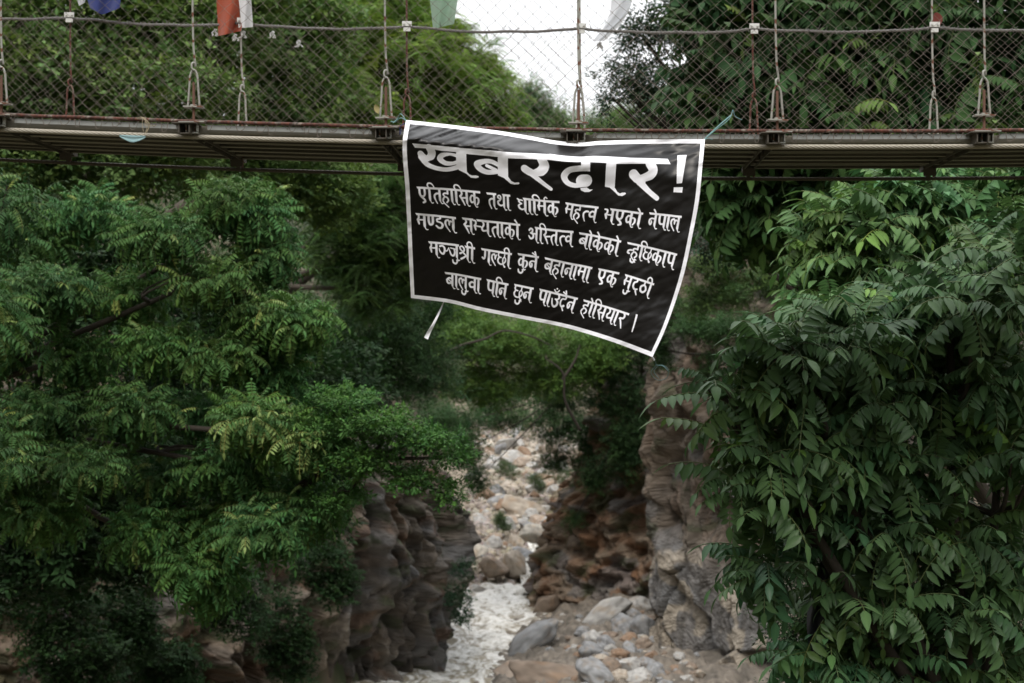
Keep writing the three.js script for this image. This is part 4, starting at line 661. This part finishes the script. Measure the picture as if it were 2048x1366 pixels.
function wood(t, base, lobes, r, m, extra = [], at0) {
  const mid = V(0, 0, 0); lobes.forEach(([c]) => mid.add(c)); mid.multiplyScalar(1 / lobes.length);
  const fork = base.clone().lerp(mid, 0.8); fork.y = lerp(base.y, mid.y, 0.74); if (at0) fork.copy(at0);
  mesh('trunk', tube([base.clone().add(V(0, -0.3, 0)), base.clone().lerp(fork, 0.35).add(V(rr(-0.15, 0.15), 0, rr(-0.15, 0.15))), base.clone().lerp(fork, 0.7).add(V(rr(-0.15, 0.15), 0, rr(-0.15, 0.15))), fork], [r * 1.25, r, r * 0.85, r * 0.7], 9, 20), m, t);
  const step = Math.ceil(lobes.length / 9);
  for (const [c, a, b, e] of lobes.filter((_, i) => i % step === 0)) {
    const k = fork.clone().lerp(c, 0.5).add(V(rr(-0.2, 0.2) * a, -0.12 * b, rr(-0.2, 0.2) * e));
    mesh('limb', tube([fork, k, c], [r * 0.6, r * 0.42, r * 0.22], 7, 14), m, t);
    for (let i = 0; i < 3; i++) { const d = V(rr(-1, 1), rr(-0.2, 0.9), rr(-1, 1)).normalize(), q = V(c.x + d.x * a * 0.75, c.y + d.y * b * 0.75, c.z + d.z * e * 0.75); mesh('branch', tube([k.clone().lerp(c, 0.6), k.clone().lerp(q, 0.65).add(V(0, 0.08 * b, 0)), q], [r * 0.26, r * 0.17, r * 0.06], 5, 8), m, t); }
  }
  for (const pts of extra) mesh('limb', tube(pts, pts.map((_, i) => r * lerp(0.5, 0.18, i / (pts.length - 1))), 7, 24), m, t);
}
// a tree with pinnate leaves: shoots, each with a rosette of leaves
function pinnateTree({ name, label, category = 'tree', group, base, lobes, shoots, geos, leaf, perShoot = 6, color, tips, tipShare = 0.12, parts = 0, r = 0.12, extra, shell = 0.5, list: given, lift = 0.35, fork, gloss }) {
  const hues = lobes.map(() => { const k = rr(0.8, 1.3), w = rr(-0.1, 0.28); return [k * (1 + w), k * (1 + w * 0.3), k * (1 - w * 0.6)]; }), mat = leafMat(); if (gloss) { mat.clearcoat = gloss; mat.clearcoatRoughness = 0.34; }
  const t = thing(name, label, category, [0, 0, 0], group), pts = given ?? crownPoints(lobes, shoots, shell), all = [];
  for (const s of pts) {
    const axis = s.out.clone().add(V(rr(-0.3, 0.3), lift + rr(-0.15, 0.3), rr(-0.3, 0.3))).normalize(), a0 = rr(0, 6.28), hue = hues[s.lobe], side = Math.abs(axis.y) < 0.9 ? V(0, 1, 0).cross(axis).normalize() : V(1, 0, 0), oth = axis.clone().cross(side), young = rnd() < tipShare;
    for (let k = 0; k < perShoot; k++) {
      const az = a0 + k * 2.4, open = lerp(0.55, 1.6, (k + 0.5) / perShoot) + rr(-0.15, 0.15), dir = axis.clone().multiplyScalar(Math.cos(open)).addScaledVector(side, Math.sin(open) * Math.cos(az)).addScaledVector(oth, Math.sin(open) * Math.sin(az));
      dir.y -= 0.12; const len = leaf * rr(0.6, 1.18) * (k === 0 ? 0.72 : 1), p = s.p.clone().addScaledVector(axis, -k * leaf * 0.07);
      const c = k === 0 && young ? tint(tips, 0.2) : k < 2 && young ? tint(mixc(color, tips, 0.4), 0.15) : tint(color.map((x, i) => x * hue[i]), 0.2);
      all.push({ m: frame(p, dir, V(0, 1, 0), len), c, d: -p.z, p, front: s.out.z, y: p.y });
    }
  }
  wood(t, base, lobes, r, bark, extra ?? [], fork);
  let rest = all;
  if (parts) {
    const key = (i) => i.d - i.front * leaf * 2.2, seen = all.filter((i) => { const x = 1024 + i.p.x / i.d * F, y = 683 - (i.p.y - EYE) / i.d * F; return x > -20 && x < 2060 && y > -20 && y < 1390; }).sort((a, b) => key(a) - key(b)), sel = new Set(seen.slice(0, parts));
    rest = all.filter((i) => !sel.has(i));
    const tones = [0.72, 0.86, 1.0, 1.14, 1.3].map((k) => { const m = mat.clone(); m.color.setRGB(color[0] * k * (0.85 + 0.25 * k), color[1] * k, color[2] * k); return m; }), young = leafMat(); young.color.setRGB(...tips);
    for (const i of sel) { const o = mesh('leaf', geos[Math.floor(rnd() * geos.length)], i.c[0] > color[0] * 1.5 ? young : tones[Math.floor(rnd() * 5)], t); o.applyMatrix4(i.m); }
  }
  instanced('crown', geos, rest, t, mat);
  return t;
}
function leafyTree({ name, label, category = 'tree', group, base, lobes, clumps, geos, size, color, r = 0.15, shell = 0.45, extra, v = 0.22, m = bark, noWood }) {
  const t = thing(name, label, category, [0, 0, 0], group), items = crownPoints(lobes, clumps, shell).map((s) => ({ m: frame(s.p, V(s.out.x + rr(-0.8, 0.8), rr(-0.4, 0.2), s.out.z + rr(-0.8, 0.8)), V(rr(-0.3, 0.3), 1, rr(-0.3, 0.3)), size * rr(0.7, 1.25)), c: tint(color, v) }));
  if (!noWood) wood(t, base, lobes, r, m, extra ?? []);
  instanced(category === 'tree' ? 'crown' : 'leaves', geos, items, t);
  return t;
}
const lobe = (px, py, d, rx, ry, rz) => [at(px, py, d), rx, ry, rz ?? rx];
const bank = (d, off) => { const x = off > 0 ? bankR(d) + off : -bankL(d) + off; return V(x, groundY(x, -d), -d); };
const groundAt = (px, d) => { const x = (px - 1024) / F * d; return V(x, groundY(x, -d), -d); };

// right foreground tree
pinnateTree({ name: 'pinnate_tree', label: 'dark green tree with long drooping compound leaves in front of the right cliff', base: bank(9.9, 1.6), r: 0.09, parts: 300, geos: bigLeaf, leaf: 0.37, perShoot: 6, shoots: 325, gloss: 0.42, color: [0.055, 0.125, 0.045], tipShare: 0.05, tips: [0.13, 0.25, 0.05], shell: 0.35,
  lobes: [lobe(1430, 770, 8.5, 0.14, 0.07, 0.2), lobe(1440, 850, 8.5, 0.12, 0.06, 0.2), lobe(1450, 960, 8.5, 0.14, 0.07, 0.2), lobe(1540, 695, 8.5, 0.26, 0.09, 0.353), lobe(1630, 690, 8.6, 0.4, 0.13, 0.5), lobe(1735, 650, 8.8, 0.5, 0.18, 0.605), lobe(1900, 600, 9, 0.5, 0.24, 0.605), lobe(2030, 520, 9.2, 0.45, 0.3, 0.5525), lobe(1460, 785, 8.4, 0.18, 0.08, 0.269), lobe(1590, 795, 8.6, 0.35, 0.11, 0.4475), lobe(1705, 790, 8.9, 0.45, 0.14, 0.5525), lobe(1920, 760, 9.1, 0.5, 0.17, 0.605), lobe(1540, 910, 8.5, 0.25, 0.09, 0.3425), lobe(1650, 900, 8.6, 0.4, 0.12, 0.5), lobe(1790, 920, 8.9, 0.4, 0.14, 0.5), lobe(2000, 890, 9.1, 0.45, 0.2, 0.5525), lobe(1500, 985, 8.5, 0.2, 0.09, 0.29), lobe(1640, 1010, 8.7, 0.3, 0.1, 0.395), lobe(1760, 1050, 8.9, 0.35, 0.13, 0.4475), lobe(1930, 1060, 9.1, 0.4, 0.14, 0.5), lobe(1550, 1120, 8.7, 0.18, 0.12, 0.269), lobe(1705, 1180, 8.9, 0.35, 0.14, 0.4475), lobe(1900, 1190, 9.1, 0.4, 0.17, 0.5), lobe(2040, 1130, 9.2, 0.35, 0.15, 0.4475), lobe(1670, 1300, 9, 0.3, 0.14, 0.395), lobe(1800, 1330, 9, 0.4, 0.14, 0.5), lobe(1980, 1320, 9.2, 0.4, 0.17, 0.5)],
  extra: [[at(2120, 1240, 9.6), at(2020, 1080, 9.4), at(1920, 1070, 9.3), at(1880, 1120, 9.2)], [at(2100, 1180, 9.6), at(1850, 1090, 9.1), at(1640, 1040, 8.8), at(1540, 1010, 8.7), at(1470, 980, 8.6)], [at(2080, 900, 9.5), at(1760, 790, 9), at(1540, 800, 8.7), at(1440, 790, 8.5)]] });
// tree behind it, under and beyond the bridge
pinnateTree({ name: 'pinnate_tree', label: 'tree with compound leaves under the right end of the bridge behind the nearest tree', base: bank(11.8, 2.2), r: 0.1, parts: 120, geos: bigLeaf, leaf: 0.38, shoots: 360, gloss: 0.28, color: [0.062, 0.14, 0.046], tipShare: 0.08, tips: [0.13, 0.24, 0.05], shell: 0.35,
  lobes: [lobe(1700, 490, 10.8, 0.35, 0.35, 0.5), lobe(1830, 430, 11, 0.5, 0.35, 0.5), lobe(2020, 400, 11.2, 0.5, 0.4, 0.5), lobe(1690, 620, 10.9, 0.4, 0.3, 0.5), lobe(1900, 580, 11.2, 0.5, 0.5, 0.5)] });
// tall dark tree behind the bridge on the right
pinnateTree({ name: 'tall_tree', label: 'tall dark tree filling the upper right behind the chain-link net', base: bank(15.5, 3.5), r: 0.22, parts: 160, geos: bigLeaf, leaf: 0.5, shoots: 640, color: [0.032, 0.082, 0.024], tipShare: 0.06, tips: [0.12, 0.2, 0.05], shell: 0.4,
  lobes: [lobe(1530, 60, 14, 0.85, 0.9, 0.9), lobe(1700, -40, 14, 1.1, 1.2, 1), lobe(1700, 200, 13.8, 0.9, 0.8, 0.9), lobe(1950, 60, 13.6, 1.1, 1.1, 1), lobe(1950, 280, 13.6, 0.9, 0.7, 0.9), lobe(1480, 270, 14.2, 0.6, 0.6, 0.7), lobe(1520, 400, 14.4, 0.6, 0.5, 0.7), lobe(1700, 380, 14.2, 0.8, 0.5, 0.8), lobe(1430, 170, 14.4, 0.35, 0.45, 0.5), lobe(1460, -20, 14, 0.5, 0.5, 0.6)] });
leafyTree({ name: 'slender_tree', label: 'sparse small-leaved branch reaching left into the sky from the dark tree', base: bank(20, 4), lobes: [lobe(1345, 40, 18, 0.32, 0.4, 0.4), lobe(1255, 155, 18.2, 0.36, 0.16, 0.4), lobe(1310, 190, 18.4, 0.5, 0.3, 0.5), lobe(1225, 195, 18.2, 0.2, 0.1, 0.2), lobe(1285, 70, 18, 0.25, 0.15, 0.3), lobe(1400, 330, 18.6, 0.7, 0.6, 0.6), lobe(1440, 470, 18.8, 0.6, 0.4, 0.6)], clumps: 240, geos: fineSprays, size: 0.6, color: [0.035, 0.07, 0.034], r: 0.09 });
// big tree on the left
pinnateTree({ name: 'pinnate_tree', label: 'broad dark tree with compound leaves and pale young tips filling the left below the bridge', base: V(-9.2, 2.5, -17.5), fork: at(-160, 800, 17), r: 0.1, parts: 300, geos: midLeaf, leaf: 0.33, perShoot: 7, shoots: 1900, color: [0.046, 0.12, 0.032], tips: [0.20, 0.28, 0.09], tipShare: 0.13, shell: 0.45,
  lobes: [lobe(47, 468, 16.4, 0.48, 0.29, 0.56), lobe(184, 420, 16.5, 0.47, 0.22, 0.46), lobe(323, 463, 15.9, 0.48, 0.24, 0.47), lobe(465, 400, 16.4, 0.43, 0.22, 0.58), lobe(510, 425, 16.4, 0.39, 0.26, 0.52), lobe(537, 510, 16.7, 0.38, 0.28, 0.59), lobe(83, 575, 15.8, 0.5, 0.25, 0.55), lobe(254, 585, 16.6, 0.46, 0.3, 0.58), lobe(427, 550, 15.9, 0.4, 0.21, 0.46), lobe(507, 619, 16.2, 0.45, 0.27, 0.46), lobe(584, 639, 16, 0.42, 0.25, 0.56), lobe(9, 688, 16.7, 0.38, 0.27, 0.58), lobe(158, 707, 16.4, 0.42, 0.26, 0.45), lobe(329, 685, 16.2, 0.49, 0.21, 0.49), lobe(452, 711, 16.1, 0.49, 0.23, 0.52), lobe(561, 741, 16.5, 0.38, 0.29, 0.46), lobe(88, 816, 16.2, 0.49, 0.23, 0.59), lobe(275, 812, 15.8, 0.42, 0.22, 0.46), lobe(412, 819, 16.7, 0.4, 0.2, 0.6), lobe(515, 832, 15.4, 0.47, 0.23, 0.49), lobe(603, 873, 15.6, 0.5, 0.26, 0.57), lobe(8, 916, 15.6, 0.47, 0.29, 0.54), lobe(181, 923, 15.6, 0.42, 0.21, 0.51), lobe(342, 944, 16.6, 0.45, 0.22, 0.53), lobe(453, 930, 16, 0.41, 0.24, 0.47), lobe(545, 967, 16.6, 0.46, 0.25, 0.5), lobe(80, 1015, 15.8, 0.47, 0.29, 0.5), lobe(302, 1051, 16.3, 0.46, 0.28, 0.5), lobe(450, 1048, 16.5, 0.41, 0.3, 0.56), lobe(528, 1050, 15.6, 0.48, 0.25, 0.57), lobe(613, 998, 16, 0.48, 0.26, 0.57), lobe(379, 1128, 16.2, 0.28, 0.27, 0.57), lobe(429, 1165, 16.5, 0.28, 0.27, 0.6)] });
pinnateTree({ name: 'pinnate_tree', label: 'tree with compound leaves reaching in at the left edge below the bridge', base: bank(14.5, -2.5), r: 0.12, parts: 60, geos: midLeaf, leaf: 0.33, shoots: 230, color: [0.033, 0.094, 0.025], tips: [0.17, 0.25, 0.07], tipShare: 0.2,
  lobes: [lobe(-20, 420, 14, 0.45, 0.4, 0.5), lobe(-40, 640, 13.8, 0.5, 0.4, 0.5), lobe(-30, 900, 13.6, 0.5, 0.4, 0.5), lobe(-160, 700, 13.8, 0.6, 0.8, 0.6)] });
leafyTree({ name: 'canopy_tree', label: 'dark tree standing behind the big left tree over the left cliff', base: bank(30, -1.5), lobes: [lobe(120, 900, 23, 1.8, 1.0, 1.5), lobe(330, 980, 25, 1.8, 0.8, 1.5), lobe(560, 930, 28, 1.7, 0.8, 1.5), lobe(420, 760, 26, 2.2, 1.2, 1.8), lobe(100, 1050, 23, 1.2, 0.6, 1.1), lobe(620, 760, 29, 1.6, 1.0, 1.5), lobe(150, 520, 22, 1.3, 0.9, 1.1), lobe(30, 650, 21.5, 1.1, 0.8, 1.0), lobe(300, 620, 22, 1.2, 0.8, 1.0), lobe(40, 1160, 23, 0.9, 0.4, 0.9), lobe(250, 1110, 24, 1.2, 0.5, 1.1), lobe(560, 1040, 28, 1.3, 0.5, 1.2)], clumps: 2900, geos: sprays, size: 0.8, color: [0.02, 0.058, 0.014], r: 0.2 });
// upper left, behind the net
leafyTree({ name: 'broadleaf_tree', label: 'leafy tree behind the net at the far left above the bridge deck', base: bank(27, -9), lobes: [lobe(60, 150, 24, 1.6, 1.2, 1.4), lobe(300, 190, 24, 1.5, 0.9, 1.3), lobe(170, 20, 24.5, 1.6, 0.9, 1.3), lobe(-100, 40, 24, 1.2, 1.2, 1.2), lobe(420, 60, 25, 1.0, 0.9, 1.1), lobe(200, 330, 24.2, 1.8, 0.7, 1.2), lobe(-30, 330, 23.5, 1.2, 0.7, 1.1), lobe(300, 60, 25, 1.4, 1.0, 1.2), lobe(460, -40, 25.5, 1.2, 0.9, 1.1)], clumps: 2500, geos: sprays, size: 0.75, color: [0.14, 0.225, 0.06], r: 0.25 });
leafyTree({ name: 'broadleaf_tree', label: 'leafy tree between the far-left tree and the feathery tree', base: bank(31, -7), lobes: [lobe(560, 200, 28, 1.3, 1.2, 1.2), lobe(480, 330, 27.5, 1.3, 0.8, 1.2), lobe(600, 60, 28.5, 1.1, 0.9, 1.1), lobe(640, 380, 28.5, 1.0, 0.7, 1.0)], clumps: 1100, geos: sprays, size: 0.75, color: [0.13, 0.22, 0.055], r: 0.22 });
leafyTree({ name: 'feathery_tree', label: 'feathery flat-topped tree with yellow-green foliage left of the sky gap', base: bank(41, -7), lobes: [lobe(680, 60, 37, 2.3, 0.9, 2), lobe(820, 120, 37, 2.2, 0.8, 2), lobe(900, 190, 37, 1.6, 0.7, 1.6), lobe(700, 200, 36.5, 2.2, 0.8, 2), lobe(560, -20, 37.5, 2, 0.9, 2), lobe(780, 0, 37.5, 1.3, 0.7, 1.4), lobe(970, 150, 37.5, 0.75, 0.35, 0.8), lobe(860, 60, 37, 1.0, 0.4, 1), lobe(800, 260, 36.5, 2.0, 0.6, 1.6), lobe(990, 235, 37.5, 0.8, 0.4, 0.8)], clumps: 2200, geos: feathers, size: 1.0, color: [0.2, 0.31, 0.06], r: 0.24, m: paleBark });
leafyTree({ name: 'pointed_tree', label: 'pale green pointed tree at the left edge of the sky gap', base: bank(66, -6), lobes: [lobe(1055, 185, 60, 0.5, 0.6, 0.5), lobe(1075, 215, 60, 0.9, 0.7, 0.8), lobe(1030, 235, 60, 1.2, 0.9, 1), lobe(1090, 262, 60, 1.4, 0.7, 1), lobe(1010, 270, 60, 1.8, 1.2, 1.4)], clumps: 600, geos: fineSprays, size: 1.1, color: [0.13, 0.21, 0.08], r: 0.2 });
for (const [px, py, d, rx, ry, label] of [[1110, 255, 75, 1.6, 0.9, 'low distant crown at the foot of the sky gap left of centre hanger'], [1215, 238, 80, 2.0, 1.0, 'rounded distant crown low in the sky gap right of centre hanger'], [1300, 225, 72, 2.0, 1.3, 'distant green crown at the right of the sky gap'], [1170, 262, 95, 3, 0.8, 'farthest small crown at the bottom of the sky gap']])
  leafyTree({ name: 'distant_tree', label, base: bank(d + 4, px < 1150 ? -3 : 3), lobes: [lobe(px, py + 10, d, rx, ry), lobe(px + 30, py + 40, d, rx * 0.9, ry), lobe(px - 30, py + 45, d, rx, ry)], clumps: 300, geos: fineSprays, size: 1.2, color: [0.11, 0.19, 0.05], r: 0.2, group: 'distant crowns at the foot of the sky gap' });
// trees in the gorge below the deck
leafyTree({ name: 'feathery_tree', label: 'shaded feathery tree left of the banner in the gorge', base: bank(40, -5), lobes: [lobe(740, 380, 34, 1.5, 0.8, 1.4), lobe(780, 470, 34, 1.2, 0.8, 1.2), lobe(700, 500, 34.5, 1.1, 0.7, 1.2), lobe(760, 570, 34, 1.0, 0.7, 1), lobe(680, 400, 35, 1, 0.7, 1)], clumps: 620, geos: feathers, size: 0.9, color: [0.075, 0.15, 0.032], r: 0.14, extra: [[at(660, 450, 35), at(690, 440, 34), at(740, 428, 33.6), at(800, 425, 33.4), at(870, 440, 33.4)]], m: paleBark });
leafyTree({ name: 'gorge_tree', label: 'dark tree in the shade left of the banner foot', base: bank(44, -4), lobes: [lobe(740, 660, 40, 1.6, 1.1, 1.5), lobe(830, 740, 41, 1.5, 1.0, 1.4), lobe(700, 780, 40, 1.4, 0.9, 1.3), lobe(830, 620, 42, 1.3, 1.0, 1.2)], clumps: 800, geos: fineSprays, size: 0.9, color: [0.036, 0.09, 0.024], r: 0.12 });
leafyTree({ name: 'arching_tree', label: 'light green tree with an arching dark limb below the banner', base: bank(60, -3.5), lobes: [lobe(960, 680, 52, 2.0, 0.8, 1.6), lobe(1060, 690, 53, 1.6, 0.9, 1.5), lobe(1100, 760, 54, 1.7, 0.7, 1.5), lobe(960, 770, 53, 1.6, 0.7, 1.4), lobe(1180, 710, 54, 1.4, 0.9, 1.3), lobe(900, 640, 53, 1.2, 0.8, 1.2)], clumps: 1000, geos: fineSprays, size: 1.0, color: [0.1, 0.19, 0.032], r: 0.12, extra: [[at(880, 760, 51), at(888, 715, 50.5), at(920, 692, 50.2), at(970, 678, 50), at(1005, 662, 50), at(1060, 672, 50.2), at(1100, 690, 50.5)], [at(1160, 860, 51), at(1130, 800, 50.6), at(1125, 745, 50.4), at(1090, 715, 50.4)], [at(1125, 760, 50.5), at(1150, 720, 50.5), at(1160, 690, 50.5)]] });
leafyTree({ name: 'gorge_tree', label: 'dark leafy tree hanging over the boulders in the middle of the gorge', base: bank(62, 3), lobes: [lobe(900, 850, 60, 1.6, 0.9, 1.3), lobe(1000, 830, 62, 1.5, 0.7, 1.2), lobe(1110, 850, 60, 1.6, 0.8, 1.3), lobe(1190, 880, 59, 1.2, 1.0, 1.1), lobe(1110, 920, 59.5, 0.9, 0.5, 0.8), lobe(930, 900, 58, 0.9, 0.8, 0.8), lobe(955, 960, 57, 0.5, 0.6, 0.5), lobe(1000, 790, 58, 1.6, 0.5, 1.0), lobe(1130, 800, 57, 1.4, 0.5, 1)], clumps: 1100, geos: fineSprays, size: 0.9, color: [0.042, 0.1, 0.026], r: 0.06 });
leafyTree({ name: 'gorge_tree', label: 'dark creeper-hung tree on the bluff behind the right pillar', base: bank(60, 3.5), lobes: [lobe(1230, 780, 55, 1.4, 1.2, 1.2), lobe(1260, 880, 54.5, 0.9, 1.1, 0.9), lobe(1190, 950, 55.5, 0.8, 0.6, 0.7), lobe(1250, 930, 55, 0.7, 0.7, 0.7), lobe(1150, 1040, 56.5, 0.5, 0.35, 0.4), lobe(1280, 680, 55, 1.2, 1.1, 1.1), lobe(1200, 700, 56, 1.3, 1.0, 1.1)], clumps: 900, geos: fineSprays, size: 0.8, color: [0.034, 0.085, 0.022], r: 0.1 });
leafyTree({ name: 'cliff_shrub', category: 'shrub', label: 'bright green shrub on top of the right pillar beside the banner', base: bank(38, 3), lobes: [lobe(1430, 540, 36, 0.75, 0.45, 0.7), lobe(1470, 590, 36, 0.7, 0.35, 0.7), lobe(1400, 600, 36.5, 0.5, 0.4, 0.6), lobe(1540, 560, 36, 0.6, 0.5, 0.7), lobe(1530, 480, 37, 0.55, 0.3, 0.6)], clumps: 420, geos: fineSprays, size: 0.6, color: [0.075, 0.14, 0.035], r: 0.08 });
leafyTree({ name: 'cliff_shrub', category: 'shrub', label: 'bright green bush spilling right over the top of the left cliff', base: at(590, 930, 15.9), lobes: [lobe(690, 800, 15.4, 0.36, 0.13, 0.4), lobe(760, 850, 15.2, 0.42, 0.14, 0.4), lobe(850, 880, 15.2, 0.34, 0.12, 0.36), lobe(905, 915, 15.2, 0.18, 0.09, 0.2), lobe(720, 920, 15.3, 0.42, 0.16, 0.4), lobe(830, 955, 15.3, 0.3, 0.12, 0.3), lobe(895, 990, 15.3, 0.16, 0.14, 0.2), lobe(640, 860, 15.4, 0.34, 0.2, 0.4), lobe(680, 1000, 15.4, 0.25, 0.12, 0.3)], clumps: 620, geos: sprays, size: 0.27, color: [0.056, 0.148, 0.026], r: 0.05 });
leafyTree({ name: 'cliff_shrub', category: 'shrub', label: 'dark scrub overgrowing the top of the right pillar', base: bank(44, 1.5), lobes: [lobe(1330, 625, 44, 0.8, 0.6, 0.7), lobe(1400, 660, 43, 0.9, 0.5, 0.7), lobe(1320, 700, 45, 0.45, 0.7, 0.5), lobe(1470, 660, 42, 0.9, 0.5, 0.7), lobe(1420, 740, 43, 0.5, 0.6, 0.5), lobe(1560, 700, 40, 0.9, 0.7, 0.7)], clumps: 620, geos: fineSprays, size: 0.65, color: [0.04, 0.1, 0.024], r: 0.08 });
leafyTree({ name: 'fern_tuft', category: 'fern', label: 'dark fern tuft hanging on the left cliff corner over the water', base: at(915, 1180, 47.5), lobes: [lobe(918, 1200, 46.4, 0.35, 0.5, 0.3), lobe(930, 1240, 46.2, 0.25, 0.22, 0.25), lobe(925, 1140, 46.6, 0.25, 0.3, 0.25)], clumps: 90, geos: sprays, size: 0.5, color: [0.03, 0.075, 0.03], noWood: true });
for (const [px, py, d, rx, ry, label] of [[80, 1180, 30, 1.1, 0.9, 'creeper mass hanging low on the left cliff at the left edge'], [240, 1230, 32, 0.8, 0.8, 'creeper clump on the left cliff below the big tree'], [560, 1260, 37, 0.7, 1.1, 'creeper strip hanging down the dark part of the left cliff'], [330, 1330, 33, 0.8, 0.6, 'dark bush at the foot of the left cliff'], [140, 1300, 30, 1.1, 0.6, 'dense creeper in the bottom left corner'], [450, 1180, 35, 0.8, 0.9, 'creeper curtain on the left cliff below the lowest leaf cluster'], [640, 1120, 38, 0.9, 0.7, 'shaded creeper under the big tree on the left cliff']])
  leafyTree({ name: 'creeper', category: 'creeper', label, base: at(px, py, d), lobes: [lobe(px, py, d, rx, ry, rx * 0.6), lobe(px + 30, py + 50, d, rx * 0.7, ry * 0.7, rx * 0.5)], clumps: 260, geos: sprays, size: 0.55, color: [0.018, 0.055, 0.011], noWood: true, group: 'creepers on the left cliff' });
for (const [px, py, d, s, label] of [[1012, 935, 84, 0.7, 'small green bush among the boulders left of centre'], [1128, 945, 80, 0.9, 'tall grassy bush among the upstream boulders'], [1070, 960, 82, 0.5, 'low bush among the boulders in mid stream'], [1000, 1040, 72, 0.4, 'tiny bush low among the boulders near the left cliff']])
  leafyTree({ name: 'boulder_bush', category: 'bush', label, base: at(px, py + 14, d), lobes: [lobe(px, py, d, s, s * 0.7), lobe(px + 10, py + 14, d, s * 0.8, s * 0.5)], clumps: 90, geos: fineSprays, size: 0.55, color: [0.07, 0.12, 0.04], noWood: true });
leafyTree({ name: 'small_shrub', category: 'shrub', label: 'small-leaved shrub in the shade behind the lower right tree', base: bank(12.4, 1.5), lobes: [lobe(1600, 1180, 11.5, 0.45, 0.6, 0.4), lobe(1700, 1050, 11.6, 0.5, 0.5, 0.5), lobe(1660, 1330, 11.5, 0.5, 0.4, 0.5), lobe(1900, 1250, 12, 0.9, 0.8, 0.5), lobe(1900, 1000, 12, 0.8, 0.7, 0.5), lobe(2040, 800, 12.2, 0.8, 0.8, 0.5), lobe(1780, 780, 12, 0.6, 0.5, 0.5)], clumps: 800, geos: fineSprays, size: 0.4, color: [0.02, 0.055, 0.016], r: 0.05 });
{ // shreds of dark plastic sheet hanging in the right tree
  const dark = phy([0.05, 0.05, 0.065], 0.5, { transmission: 0.0 });
  tag(cloth('plastic_strip', 6, 40, (u, v) => at(1650 - 14 * v + (u - 0.5) * lerp(16, 46, v) + 8 * Math.sin(v * 7), lerp(1040, 1310, v), 8.95 + 0.03 * Math.sin(u * 8 + v * 12)), dark), 'dark grey plastic strip hanging in the lower right tree', 'plastic strip');
}
{ // undergrowth on the banks and the wooded hillside behind
  const items = [], hill = [];
  for (let i = 0; i < 30000 && items.length < 9000; i++) { const d = Math.pow(rnd(), 0.7) * 95 + 14, x = rr(-0.42, 0.42) * d * 1.1, z = -d, r = x > axisX(d) ? x - bankR(d) : -bankL(d) - x; if (r < 0.4) continue; items.push({ m: frame(V(x, groundY(x, z) + rr(0.05, 0.5), z), V(rr(-1, 1), 0, rr(-1, 1)), V(0, 1, 0), rr(0.7, 1.5) * lerp(0.6, 1.2, d / 100)), c: tint([0.035, 0.08, 0.02], 0.25) }); }
  for (let i = 0; i < 9000; i++) { const d = rr(100, 230), x = rr(-0.45, 0.45) * d, z = -d; if (d < 125 && Math.abs(x - axisX(d)) < bedHalf(d) + 1) continue; hill.push({ m: frame(V(x, groundY(x, z) + rr(0, 2.6), z), V(rr(-1, 1), 0, rr(-1, 1)), V(0, 1, 0), rr(1.8, 3.4)), c: tint([0.05, 0.085, 0.035], 0.25) }); }
  const a = thing('undergrowth', 'low green undergrowth covering the gorge banks', 'undergrowth'); a.userData.kind = 'stuff'; instanced('leaves', sprays, items, a);
  const b = thing('hillside_wood', 'far wooded hillside closing the gorge', 'wood'); b.userData.kind = 'stuff'; instanced('leaves', fineSprays, hill, b);
}
renderer.render(scene, camera);
